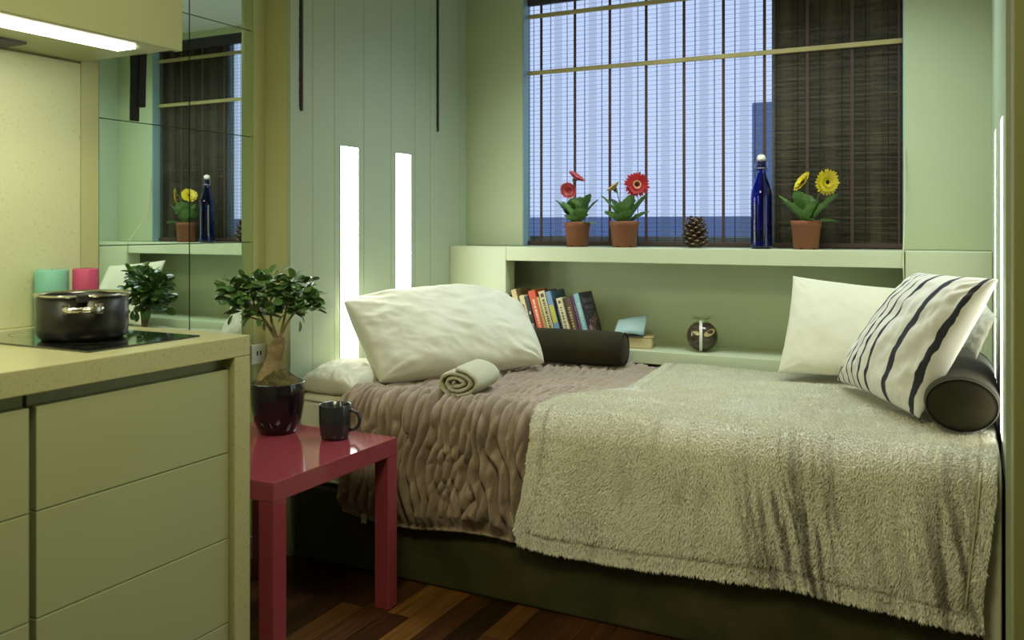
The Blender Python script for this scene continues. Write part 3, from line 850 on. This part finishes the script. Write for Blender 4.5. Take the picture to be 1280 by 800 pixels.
fo = bpy.data.objects.new('fur_pile', me); col.objects.link(fo); fo.parent = th
# seam lines of the hem
hs = MB()
jj = [j for j in range(int(NS * .05), NS - 2, 5)]
def surf(iu, js): return tuple(Pf[iu, js] + nrm[iu, js] * .010)
hs.tube([surf(NX - 11, j) for j in range(int(NS * .74), NS - 12, 4)], .0022, 6)
hs.build('hem_seam', M['cordm'], th, smooth=True)

# white sheet under the throw at the right front corner and at the left end
s1 = np.linspace(0, 1, 60); x1 = np.linspace(0, 1, 24)
XX, SS = np.meshgrid(x1, s1, indexing='ij')
px_ = -.05 + .130 * XX
ss = (YB - 2.9) + SS * (SL - (YB - 2.9) + .375 - .04 * (1 - XX) + .02 * np.sin(XX * 9))
y, z, ny, nz = drape(ss, .004)
o = grid_obj('bed_sheet', np.stack([px_, y + ny * (.006 + .005 * np.sin(XX * 8)) , z + nz * .004], -1), M['linen'], thick=.002)
tag(o, 'white sheet hanging from the bed beneath the throw at far right', 'sheet')

# folded duvet at the left end of the bed
fd = pillow('folded_duvet', (-2.105, 2.430, .604), (-1.87, 2.440, .600), (-1.88, 2.72, .602), (-2.118, 2.76, .612), .072, M['linen'], n=44, inset=-.01, wr=.012, seed=31, back=.45, pw=.3, wfreq=4)
tag(fd, 'rumpled white bedding at the left end of the bed behind the mug', 'bedding')

# ------------------------------------------------------------------ pillows
p1 = pillow('pillow', (-1.850, 2.570, .612), (-1.470, 3.14, .632), (-1.690, 3.29, .885), (-2.105, 2.69, .880), .120, M['linen'], n=76, inset=-.015, wr=.016, rc=.20, seed=3, wfreq=3.0, pw=.36, back=.45, bow=.018)
tag(p1, 'large white pillow leaning at left end of the bed', 'pillow')
p2 = pillow('pillow', (-.600, 3.262, .640), (-.17, 3.235, .640), (-.14, 3.42, .945), (-.575, 3.435, .985), .055, M['cream'], n=48, inset=.05, wr=.004, seed=13, wfreq=3, back=.5)
tag(p2, 'plain cream pillow behind the striped cushion', 'pillow')
p3 = pillow('cushion', (-.385, 3.20, .640), (-.112, 2.695, .635), (.078, 2.580, 1.035), (-.125, 3.06, 1.025), .094, M['stripes'], n=64, inset=.03, wr=.012, seed=8, wfreq=5, back=.45)
tag(p3, 'white square cushion with uneven black stripes at right end of bed', 'cushion')
p4 = pillow('cushion', (-.02, 3.20, .80), (.03, 2.76, .80), (.078, 2.72, .93), (.06, 3.15, .93), .022, M['linen'], n=32, inset=.05, wr=.005, seed=18, back=.4)
tag(p4, 'small plain white cushion tucked behind the striped one', 'cushion')

def bolster(name, r, L, m, parent):
    mb = MB(); n = 48
    prof = [(0, 0), (r * .72, .0), (r * .90, .006), (r * .985, .020), (r, .04)]
    k = 14
    for i in range(1, k): prof.append((r * (1 + .012 * math.sin(i * 1.7)), .04 + (L - .08) * i / k))
    prof += [(r, L - .04), (r * .985, L - .020), (r * .90, L - .006), (r * .72, L), (0, L)]
    mb.lathe(prof, n)
    return mb.build(name, m, parent, smooth=True)
def bolster_piping(r, zpos, m, parent):
    MB().lathe([(r * .93, zpos - .003), (r * .96, zpos + .002), (r * .93, zpos + .006), (r * .90, zpos + .001)], 48, closed=True).build('piping', m, parent, smooth=True)
b1 = empty('bolster_cushion', (-1.205, 3.335, .678), rot=(0, R(-90), R(3)), label='dark brown suede bolster lying along the shelf by the books', cat='bolster')
bolster('cover', .070, .78, M['bolster'], b1); bolster_piping(.070, .004, M['bolster'], b1)
b2 = empty('bolster_cushion', (-.006, 2.605, .697), rot=(R(-90), 0, 0), label='dark brown suede bolster with round end facing out by right wall', cat='bolster')
o = bolster('cover', .092, .70, M['bolster'], b2); bolster_piping(.092, .004, M['bolster'], b2)
b2.scale = (1, .80, 1)

# ------------------------------------------------------------------ rolled towel
tw = empty('rolled_towel', (-1.485, 2.485, .600), rot=(0, 0, R(8)), label='white towel rolled up on the quilt before the large pillow', cat='towel')
th_ = .0158; turns = 2.9; R0 = .005; R1 = .056
spts = []
NT = 150
for i in range(NT + 1):
    t = i / NT; a = t * turns * 2 * PI + 2.2
    r = R0 + (R1 - R0) * t + .0012 * math.sin(a * 3 + 1)
    spts.append((r * math.cos(a) * 1.42, r * math.sin(a) * .86, a))
mb = MB(); vs = []; fs = []
NY = 14; LT = .215
for j in range(NY + 1):
    yy = LT * j / NY
    tpr = 1 - .05 * abs(2 * j / NY - 1) ** 4
    for (x, zz, a) in spts:
        nx_, nz_ = math.cos(a), math.sin(a)
        w = th_ / 2 * (1 if 0 < j < NY else .55)
        jitter = .0012 * math.sin(a * 7 + j)
        for sgn in (-1, 1):
            vs.append(((x + nx_ * sgn * w) * tpr, yy + jitter, (zz + nz_ * sgn * w) * tpr + R1 * .88 + .004))
K = 2 * (NT + 1)
for j in range(NY):
    for i in range(NT):
        a = j * K + 2 * i
        fs.append((a, a + 2, a + K + 2, a + K)); fs.append((a + 1, a + K + 1, a + K + 3, a + 3))
    a = j * K + 2 * NT; fs.append((a, a + 1, a + K + 1, a + K)); a = j * K; fs.append((a, a + K, a + K + 1, a + 1))
for i in range(NT):
    a = 2 * i; fs.append((a, a + 1, a + 3, a + 2)); a += NY * K; fs.append((a, a + 2, a + 3, a + 1))
mb.add(vs, fs); mb.build('terry_roll', M['towel'], tw, smooth=True)

# ------------------------------------------------------------------ books
def bm_(name, c, c2=None, ns=40, con=(.45, .55)): return mat(name, c, .5, c2=c2, nscale=ns, contrast=con)
LEAN = R(-16)
books = [  # x bottom-left, thickness, height, depth, spine, cover colour, label, mark colour
    (-1.774, .0140, .212, .120, (.05, .035, .035), (.05, .035, .035), 'short dark brown paperback, leftmost in the shelf row', None),
    (-1.7465, .0245, .239, .150, (.55, .44, .20), (.16, .11, .05), 'tall tan-spined paperback second from left in the shelf row', (.25, .15, .08)),
    (-1.7190, .0245, .212, .125, (.62, .55, .33), (.55, .5, .33), 'short cream-spined paperback left of the black and white spine', (.25, .12, .08)),
    (-1.6915, .0190, .210, .125, (.03, .03, .03), (.03, .03, .03), 'black spine with white blotches left of the red book', (.60, .62, .55)),
    (-1.6665, .0330, .235, .135, (.62, .085, .03), (.35, .05, .02), 'orange-red paperback standing in the shelf row', (.75, .60, .45)),
    (-1.6310, .0110, .210, .125, (.55, .42, .13), (.4, .3, .1), 'thin yellow-spined paperback right of the red book', (.3, .2, .1)),
    (-1.6160, .0305, .235, .130, (.62, .54, .29), (.07, .04, .03), 'thick cream-spined paperback in the middle of the shelf row', (.08, .06, .05)),
    (-1.5770, .0250, .236, .150, (.16, .27, .42), (.035, .08, .12), 'blue paperback with a yellow patch on its spine', (.50, .48, .05)),
    (-1.5470, .0120, .206, .120, (.025, .025, .03), (.02, .02, .02), 'thin black-spined paperback right of the blue book', (.3, .3, .28)),
    (-1.5320, .0250, .208, .150, (.64, .58, .35), (.4, .36, .2), 'cream-spined paperback left of the brown book', (.12, .10, .08)),
    (-1.5030, .0360, .211, .125, (.085, .055, .035), (.08, .05, .03), 'thick dark brown paperback with tan lettering', (.42, .28, .12)),
    (-1.4630, .0155, .222, .125, (.12, .045, .13), (.1, .04, .1), 'narrow purple paperback third from the right end', (.3, .2, .3)),
    (-1.4440, .0235, .231, .155, (.22, .45, .45), (.035, .028, .04), 'rightmost standing paperback with teal spine and dark purple cover', (.50, .60, .50)),
]
for i, (xb, t, h, dp, sc, cc, lab, mk) in enumerate(books):
    y0 = 3.525 if dp < .14 else 3.515
    b = empty('book', (xb, y0, .6535), rot=(0, LEAN, 0), label=lab, cat='book', group='paperbacks leaning in the shelf niche')
    sm = bm_('spine_%d' % i, sc + (1,)); cm = bm_('cover_%d' % i, cc + (1,), tuple(min(1, q * 1.8) for q in cc) + (1,), 14)
    mbox(0, t, 0, .0015, 0, h).build('spine', sm, b, bevel=.0006)
    MB().box(0, .0012, .0016, dp, 0, h).box(t - .0012, t, .0016, dp, 0, h).build('cover', cm, b)
    mbox(.0013, t - .0013, .0016, dp - .003, .002, h - .003).build('pages', M['paper'], b)
    if mk:
        mm = bm_('mark_%d' % i, mk + (1,))
        mb = MB(); rb = random.Random(i * 5 + 1)
        if i in (7,):
            mb.box(t * .1, t * .9, -.0004, .0001, h * .40, h * .74)
        elif i == 3:
            for _ in range(9):
                zc = rb.uniform(.05, .8) * h; w_ = rb.uniform(.25, .6) * t; x0 = rb.uniform(.05, .35) * t
                mb.box(x0, x0 + w_, -.0004, .0001, zc, zc + rb.uniform(.006, .014))
        else:
            z_ = h * .22
            while z_ < h * .80:
                l = rb.uniform(.004, .010)
                mb.box(t * .33, t * .66, -.0004, .0001, z_, z_ + l); z_ += l + rb.uniform(.0015, .006)
            if i in (2, 6, 9): mb.box(t * .25, t * .75, -.0004, .0001, h * (.88 if i != 2 else .1), h * (.88 if i != 2 else .1) + t * .55)
        mb.build('spine_lettering', mm, b)
    if i == len(books) - 1:
        mb = MB()
        rb = random.Random(4)
        for k2, (yy0, yy1, zz, hh) in enumerate([(.03, .125, .185, .020), (.04, .12, .155, .018), (.05, .11, .140, .005)]):
            yq = yy0
            while yq < yy1:
                w_ = rb.uniform(.007, .013); mb.box(t, t + .0004, yq, yq + w_, zz, zz + hh); yq += w_ + .004
        mb.build('cover_lettering', bm_('cov_let', (.16, .13, .20, 1)), b)
        mb = MB()
        for _ in range(16):
            cy_ = rb.gauss(.08, .022); cz = rb.gauss(.088, .022); rr = rb.uniform(.006, .015)
            mb.add([(t + .0003, cy_ + rr * math.cos(a * PI / 5), cz + rr * 1.4 * math.sin(a * PI / 5)) for a in range(10)], [tuple(range(10))])
        mb.build('cover_picture', bm_('cov_pic', (.16, .09, .10, 1), (.40, .25, .20, 1), 60), b)

# book lying flat + curled pale-blue booklet
fb = empty('book', (-1.262, 3.60, .6535), rot=(0, 0, R(11)), label='thick yellowed book lying flat right of the standing row', cat='book')
mbox(-.085, .085, -.055, .055, .0015, .047).build('pages', M['paper'], fb, bevel=.003)
MB().box(-.087, .087, -.057, .057, 0, .0014).box(-.087, .087, -.057, .057, .0472, .0486).build('cover', M['slice'], fb)
cb = empty('curled_booklet', (-1.262, 3.585, .7028), rot=(0, 0, R(11)), label='pale blue booklet curling open on top of the flat book', cat='booklet')
mb = MB(); vs = []; fs = []
nq = 20
for i in range(nq + 1):
    t = i / nq
    x = -.062 + .105 * t + .02 * t ** 3; 
    for j in range(7):
        w = j / 6
        vs.append((x - .012 * (1 - w), -.045 + .06 * w + .02 * t * t, .002 + .012 * math.sin(t * 3) * (1 - w) + (.062 * (w ** .8)) * (1 + .35 * t)))
for i in range(nq):
    for j in range(6): fs.append((i * 7 + j, (i + 1) * 7 + j, (i + 1) * 7 + j + 1, i * 7 + j + 1))
mb.add(vs, fs); o = mb.build('raised_cover', M['clay'], cb, smooth=True); s = o.modifiers.new('s', 'SOLIDIFY'); s.thickness = .0012
mbox(-.075, .05, -.05, .04, 0, .0018).build('back_cover', M['header'], cb)

# ------------------------------------------------------------------ potpourri jar
jr = empty('potpourri_bowl', (-.965, 3.603, .6535), label='round glass bowl of brown potpourri tied with white ribbon', cat='bowl')
def sphere_prof(r, a0, a1, n=18, c=0): return [(max(0, r * math.cos(a0 + (a1 - a0) * i / n)), c + r * math.sin(a0 + (a1 - a0) * i / n)) for i in range(n + 1)]
MB().lathe([(0, .0005)] + sphere_prof(.0655, R(-70), R(62), 24, .062), 48).build('glass_bowl', M['jar'], jr, smooth=True)
MB().lathe(sphere_prof(.0615, R(-89), R(58), 22, .0625) + [(0, .108)], 40).build('potpourri', M['potp'], jr, smooth=True)
mb = MB()
d1 = Vector((.27, -.96, 0)); r1 = Vector((.96, .27, 0))
# ribbon band around the bowl front
vs = []; fs = []
for i in range(25):
    a = R(-68) + R(150) * i / 24; c_ = d1 * math.cos(a) * .0668 + Vector((0, 0, .062 + .0668 * math.sin(a)))
    for s_ in (-1, 1): vs.append(c_ + r1 * s_ * .006 - r1 * .006)
for i in range(24): fs.append((2 * i, 2 * i + 1, 2 * i + 3, 2 * i + 2))
mb.add(vs, fs); mb.build('ribbon', M['ribbon'], jr, smooth=True)
mb = MB()
for cx, cz, rx, rz, rot in [(.028, .082, .024, .012, .45), (-.022, .080, .012, .008, -.3)]:
    vs = []
    for i in range(20):
        a = 2 * PI * i / 20; px0 = math.cos(a) * rx; pz0 = math.sin(a) * rz
        X_ = cx + px0 * math.cos(rot) - pz0 * math.sin(rot); Z_ = cz + px0 * math.sin(rot) + pz0 * math.cos(rot)
        dd = math.sqrt(max(1e-6, .0640 ** 2 - X_ ** 2 - (Z_ - .0625) ** 2)) if X_ ** 2 + (Z_ - .0625) ** 2 < .0640 ** 2 else .01
        vs.append(r1 * X_ + d1 * dd + Vector((0, 0, Z_)))
    mb.add(vs, [tuple(range(20))])
mb.build('dried_fruit_slice', M['slice'], jr)
mb = MB(); n = 48; vs = []
for i in range(n):
    a = 2 * PI * i / n; w = 1 + .25 * math.sin(a * 7)
    for r, z in ((.030, .120), (.016, .128), (.030 * w, .137 + .005 * math.sin(a * 5)), (.042 * w, .140 + .007 * math.cos(a * 4))): vs.append((r * math.cos(a), r * math.sin(a), z))
mb.add(vs, [(i * 4 + q, ((i + 1) % n) * 4 + q, ((i + 1) % n) * 4 + q + 1, i * 4 + q + 1) for i in range(n) for q in range(3)])
mb.build('gathered_wrap', M['jar'], jr, smooth=True)

# ------------------------------------------------------------------ gerberas
def gleaf(L, w):
    n = 14; vs = []; fs = []
    for i in range(n + 1):
        t = i / n
        k = (.12 + .88 * min(1, t / .45) ** 1.2) if t < .55 else 1.0 * math.sqrt(max(0, 1 - ((t - .55) / .45) ** 2))
        k *= 1 + .16 * math.sin(t * 26) * (t < .92)
        zb = -.20 * L * t ** 2.2
        ww = w / 2 * k
        vs += [(-ww, L * t, zb + .10 * w * k), (-ww * .5, L * t, zb + .03 * w), (0, L * t, zb), (ww * .5, L * t, zb + .03 * w), (ww, L * t, zb + .10 * w * k)]
    for i in range(n):
        for q in range(4): fs.append((5 * i + q, 5 * i + q + 1, 5 * i + 5 + q + 1, 5 * i + 5 + q))
    return vs, fs

def flower(parent, base, head, face, rad, pm, cup=.25, npet=26, seed=0, ring=None):
    """stem from base to head; face = direction the bloom looks"""
    rad *= 1.12
    b, h, f = Vector(base), Vector(head), Vector(face).normalized()
    pts = []
    for i in range(10):
        t = i / 9; pts.append(b.lerp(h - f * .008, t) + Vector((0, 0, .006 * math.sin(PI * t))) - f * .006 * math.sin(PI * t * .8))
    MB().tube(pts, .0019, 8).build('stem', M['stem'], parent, smooth=True)
    q = f.to_track_quat('Z', 'Y').to_matrix().to_4x4(); mt = Matrix.Translation(h) @ q
    mb = MB(); rr = random.Random(seed)
    for layer, (sc, cu_, nn) in enumerate(((1.0, cup, npet), (.80, cup + .14, npet), (.45, cup + .35, 20))):
        for i in range(nn):
            a = 2 * PI * (i + .5 * layer) / nn + rr.uniform(-.05, .05)
            L = rad * sc * rr.uniform(.93, 1.04); w = rad * .24 * (1 if layer < 2 else .6)
            vs = []; prof = [(.12, .4), (.35, .8), (.65, 1.0), (.88, .8), (1.0, .25)]
            for t, k in prof:
                zz = L * t * math.sin(cu_) - .10 * L * t * t + .0015 * layer
                r_ = L * t * math.cos(cu_)
                for s_ in (-1, 0, 1):
                    x = r_; yv = s_ * w * k / 2
                    vs.append(mt @ Vector((x * math.cos(a) - yv * math.sin(a), x * math.sin(a) + yv * math.cos(a), zz + abs(s_) * .001)))
            fs = []
            for p_ in range(4):
                for s_ in range(2): fs.append((3 * p_ + s_, 3 * p_ + s_ + 1, 3 * p_ + s_ + 4, 3 * p_ + s_ + 3))
            mb.add(vs, fs)
    fl = mb.build('flower_head', pm, parent, smooth=True)
    c = MB().lathe([(0, .004), (rad * .14, .006), (rad * .20, .004), (rad * .2, -.001), (0, -.002)], 20)
    c.v = [tuple(mt @ (Vector(v) + Vector((0, 0, rad * .06)))) for v in c.v]; c.build('flower_centre', M['dcent'], fl, smooth=True)
    if ring:
        c = MB().lathe([(rad * .19, .003), (rad * .26, .008), (rad * .36, .006), (rad * .36, .001), (rad * .19, -.001)], 28, closed=True)
        c.v = [tuple(mt @ (Vector(v) + Vector((0, 0, rad * .08)))) for v in c.v]; c.build('flower_ring', ring, fl, smooth=True)
    c = MB().lathe([(.002, -.012), (rad * .16, -.006), (rad * .2, 0.0), (0, .001)], 16)
    c.v = [tuple(mt @ Vector(v)) for v in c.v]; c.build('sepal', M['stem'], fl, smooth=True)

def gerbera(x, y, r, h, label, leaves, flowers, seed):
    o = empty('potted_gerbera', (x, y, 1.0805), label=label, cat='plant')
    rb = r * .80
    prof = [(0, .004), (rb * .9, .004), (rb * .93, 0), (rb, 0), (r * .945, h * .80), (r * .985, h * .805), (r, h * .98), (r * .985, h), (r * .93, h), (r * .90, h * .78), (r * .88, h * .5), (0, h * .5)]
    MB().lathe(prof, 48).build('pot', M['terra'], o, smooth=False, bevel=0)
    for pol in o.children[0].data.polygons: pol.use_smooth = True
    MB().lathe([(0, h * .51), (r * .885, h * .82), (r * .5, h * .87), (0, h * .89)], 32).build('soil', M['soil'], o, smooth=True)
    for k in range(6):
        MB().box(rb * .97, rb * 1.012, -.006, .006, .0005, .0055, Matrix.Rotation(k * PI / 3 + .3, 4, 'Z')).build('drain_notch', M['soil'], o)
    F = Vector((x, y, 0)).normalized(); S = Vector((F.y, -F.x, 0))
    for (sx, fz, up, L, w) in leaves:
        mb = MB(); d = S * sx + F * fz + Vector((0, 0, up))
        up = up * 1.6 if up > .55 else up
        d = S * sx + F * fz + Vector((0, 0, up))
        base = S * sx * .012 + F * fz * .012 + Vector((0, 0, h * .88))
        L *= 1.12; w *= 1.18
        put_leaf(mb, base, d, L, w, random.Random(int(L * 1e5)).uniform(-.35, .35), gleaf)
        mb.build('leaf', M['gleaf'], o, smooth=True)
    for (b, hd, fc, rad, pm, cup, ring) in flowers:
        cv = lambda q: S * q[0] + F * q[1] + Vector((0, 0, q[2]))
        flower(o, cv(b), cv(hd), cv(fc), rad, pm, cup, 24, int(abs(hd[0]) * 1e4), ring)
    return o
# (screen-right, away, up)
LV1 = [(-.75, -.3, 1.3, .105, .062), (-.25, -.5, 1.9, .110, .066), (.60, -.3, 1.9, .130, .070), (.35, -.8, 1.0, .085, .055), (-.8, .5, 1.1, .11, .055), (1.0, .2, 1.3, .125, .050), (-.6, -.9, .6, .075, .050), (.1, .6, 1.9, .12, .055), (.9, -.6, .25, .075, .050), (-1.0, .1, 1.2, .125, .035)]
LV2 = [(-1.1, -.1, 1.5, .135, .042), (-.25, -.7, 1.6, .095, .055), (.35, -.5, 1.9, .120, .055), (1.0, -.1, 1.4, .140, .042), (1.1, -.4, .6, .100, .045), (-.9, -.5, .6, .090, .048), (.2, .5, 1.7, .125, .05), (-.1, -.9, .8, .070, .05), (.75, .4, 1.3, .125, .045), (-.6, .3, 1.5, .11, .048)]
LV3 = [(-.9, -.4, 1.1, .105, .068), (-.30, -.6, 1.9, .125, .080), (.45, -.7, 1.4, .095, .066), (1.1, -.2, 1.1, .140, .042), (.9, .3, .9, .125, .048), (-1.1, .2, 1.3, .130, .038), (.1, .6, 1.5, .115, .055), (.3, -.9, .5, .055, .045), (1.2, -.4, .35, .100, .045), (-.8, .1, .8, .09, .055)]
gerbera(-1.520, 3.590, .0575, .110, 'potted gerbera with two small coral blooms, leftmost on the window ledge', LV1,
        [((-.005, 0, .10), (-.030, -.015, .255), (-.30, -.85, -.25), .046, M['coral'], .75, None), ((.005, 0, .10), (-.012, .015, .295), (.5, -.3, .8), .046, M['coral'], .55, None)], 1)
gerbera(-1.300, 3.590, .063, .112, 'potted gerbera with one large red bloom beside the pinecone', LV2,
        [((.010, 0, .10), (.052, -.02, .268), (.15, -1, .05), .050, M['red'], .18, M['lcent']), ((-.01, 0, .10), (-.038, .0, .245), (-.55, -.15, .75), .040, M['pale'], .65, None)], 2)
gerbera(-.552, 3.600, .0585, .112, 'potted gerbera with two yellow blooms right of the blue bottle', LV3,
        [((.012, 0, .10), (.076, -.01, .262), (.45, -.85, -.10), .047, M['yellowp'], .20, None), ((-.004, 0, .10), (-.010, .01, .262), (-.75, -.35, .55), .043, M['yellowp'], .30, None)], 3)

# ------------------------------------------------------------------ pinecone
pc = empty('pinecone', (-.995, 3.602, 1.0805), label='brown pinecone standing on the window ledge', cat='pinecone')
body = MB().lathe([(0, .003), (.026, .003), (.032, .03), (.028, .06), (.016, .09), (0, .104)], 24); body.build('core', M['cone'], pc, smooth=True)
mb = MB(); mt2 = MB()
NSC = 78
for i in range(NSC):
    t = i / (NSC - 1); z = .006 + .102 * t ** .9
    a = i * 2.39996
    ro = .055 * math.sqrt(max(.02, 1 - (max(0, t - .12) / .98) ** 2.2)) * (1 if t > .1 else .93)
    ri_ = ro * .45; w = .0105 * (1 - .45 * t) + .001
    tilt = .008 + .016 * t
    rot = Matrix.Translation((0, 0, z)) @ Matrix.Rotation(a, 4, 'Z')
    vs = [(ri_, -w * .5, 0), (ri_, w * .5, 0), (ro * .85, w, tilt), (ro * .85, -w, tilt), (ro, -w * .5, tilt + .002), (ro, w * .5, tilt + .002),
          (ri_, -w * .5, -.003), (ri_, w * .5, -.003), (ro * .85, w, tilt - .004), (ro * .85, -w, tilt - .004), (ro, -w * .5, tilt - .003), (ro, w * .5, tilt - .003)]
    vs = [(x, y_, max(zz, -z + .0005)) for x, y_, zz in vs]
    mb.add([tuple(rot @ Vector(v)) for v in vs], [(0, 3, 2, 1), (3, 4, 5, 2), (6, 7, 8, 9), (9, 8, 11, 10), (4, 10, 11, 5), (2, 5, 11, 8), (3, 9, 10, 4), (1, 2, 8, 7), (0, 6, 9, 3)])
    vs = [(ro + .0005, -w * .55, tilt + .0025), (ro + .0005, w * .55, tilt + .0025), (ro + .0005, w * .55, tilt - .001), (ro + .0005, -w * .55, tilt - .001), (ro - .008, -w * .8, tilt + .0022), (ro - .008, w * .8, tilt + .0022)]
    vs = [(x, y_, max(zz, -z + .0005)) for x, y_, zz in vs]
    mt2.add([tuple(rot @ Vector(v)) for v in vs], [(0, 1, 2, 3), (0, 4, 5, 1)])
mb.build('scales', M['cone'], pc); mt2.build('scale_tips', M['conetip'], pc)

# ------------------------------------------------------------------ bottle
bt = empty('swing_top_bottle', (-.722, 3.590, 1.0805), label='tall cobalt-blue swing-top glass bottle on the window ledge', cat='bottle')
outer = [(0, .0), (.036, 0), (.0405, .004), (.0415, .012), (.0415, .205), (.039, .232), (.030, .262), (.021, .286), (.0165, .302), (.0195, .314), (.0195, .328), (.0155, .338), (.0175, .343), (.0175, .350), (.013, .352)]
inner = [(.010, .350), (.0095, .315), (.016, .289), (.0265, .260), (.0355, .231), (.038, .205), (.038, .012), (.034, .006), (0, .006)]
MB().lathe(outer + inner, 48).build('glass_body', M['blueglass'], bt, smooth=True)
MB().lathe([(0, .346), (.0092, .346), (.0092, .353), (.0150, .3535), (.0165, .358), (.0155, .371), (.011, .375), (0, .3755)], 24).build('stopper', M['ceramic'], bt, smooth=True)
mb = MB()
mb.tube([(.0208 * math.cos(a), .0208 * math.sin(a), .322) for a in [2 * PI * i / 24 for i in range(25)]], .0012, 6)
for s_ in (-1, 1):
    mb.tube([(s_ * .0208, 0, .322), (s_ * .023, -.004, .312), (s_ * .025, 0, .334), (s_ * .0205, 0, .352), (s_ * .017, 0, .366), (s_ * .004, 0, .3785)], .0016, 6)
mb.tube([(-.004, 0, .3785), (.004, 0, .3785)], .0012, 6)
mb.build('wire_bail', M['wire'], bt, smooth=True)

# ------------------------------------------------------------------ roman blind
bl = empty('bamboo_blind', (-1.015, 3.712, 1.085), label='dark woven bamboo roman blind covering the whole window', cat='blind')
BX0, BX1 = -1.820, -.209
vs = []; fs = []; nz_ = 40
zz0, zz1 = .012, 1.150
mb = MB()
vs = [(BX0, 3.712, 1.085 + zz0), (BX1, 3.712, 1.085 + zz0), (BX1, 3.712, 1.085 + zz1), (BX0, 3.712, 1.085 + zz1)]
mb.add(vs, [(0, 1, 2, 3)]); w_o = mb.build('woven_sheet', M['weave'])
w_o.parent = bl; w_o.matrix_parent_inverse = Matrix.Translation((1.015, -3.712, -1.085))
bl_o = (-1.015, 3.712, 1.085)
for i in range(10):
    x = -1.752 + .1698 * i
    wd = .0062 if i < 9 else .004
    mbox(x - wd + 1.015, x + wd + 1.015, -.0035, -.0012, .012, 1.150).build('tape', M['tape'], bl)
for z in (1.886, 2.150):
    mbox(BX0 + 1.015 + .002, BX1 + 1.015 - .002, -.014, -.004, z - 1.085 - .010, z - 1.085 + .010).build('rod', M['rod'], bl, bevel=.003)
mbox(BX0 + 1.015, BX1 + 1.015, -.010, .010, 1.118, 1.172).build('header', M['header'], bl, bevel=.002)
mbox(BX0 + 1.015, BX1 + 1.015, -.009, .006, 0, .017).build('bottom_rail', M['tape'], bl, bevel=.002)
# cord at right side, falling over the ledge
MB().tube([(.812, -.02, 1.13), (.814, -.03, .8), (.8155, -.05, .4), (.8165, -.085, .15), (.8185, -.218, -.01), (.820, -.223, -.08), (.823, -.222, -.20)], .0022, 8).build('pull_cord', M['cordm'], bl, smooth=True)

# ------------------------------------------------------------------ lights & world
def area(name, locn, rot, size, size_y, power, c):
    l = bpy.data.lights.new(name, 'AREA'); l.shape = 'RECTANGLE'; l.size = size; l.size_y = size_y; l.energy = power; l.color = c
    o = bpy.data.objects.new(name, l); col.objects.link(o); o.location = locn; o.rotation_euler = rot
    return o
area('unseen_overhead_light', (-.75, .95, 2.285), (0, 0, 0), .7, .5, 24, (1, .92, .55))
area('unseen_overhead_light', (-.75, 3.05, 2.285), (0, 0, 0), 1.3, .45, 17, (.84, .96, 1)).data.spread = R(135)  # unseen cool light added above the bed to brighten its top
w = bpy.data.worlds.new('world'); scn.world = w; w.use_nodes = True
bg = w.node_tree.nodes['Background']; bg.inputs[0].default_value = (.50, .61, .86, 1); bg.inputs[1].default_value = 1.45
scn.cycles.max_bounces = 8
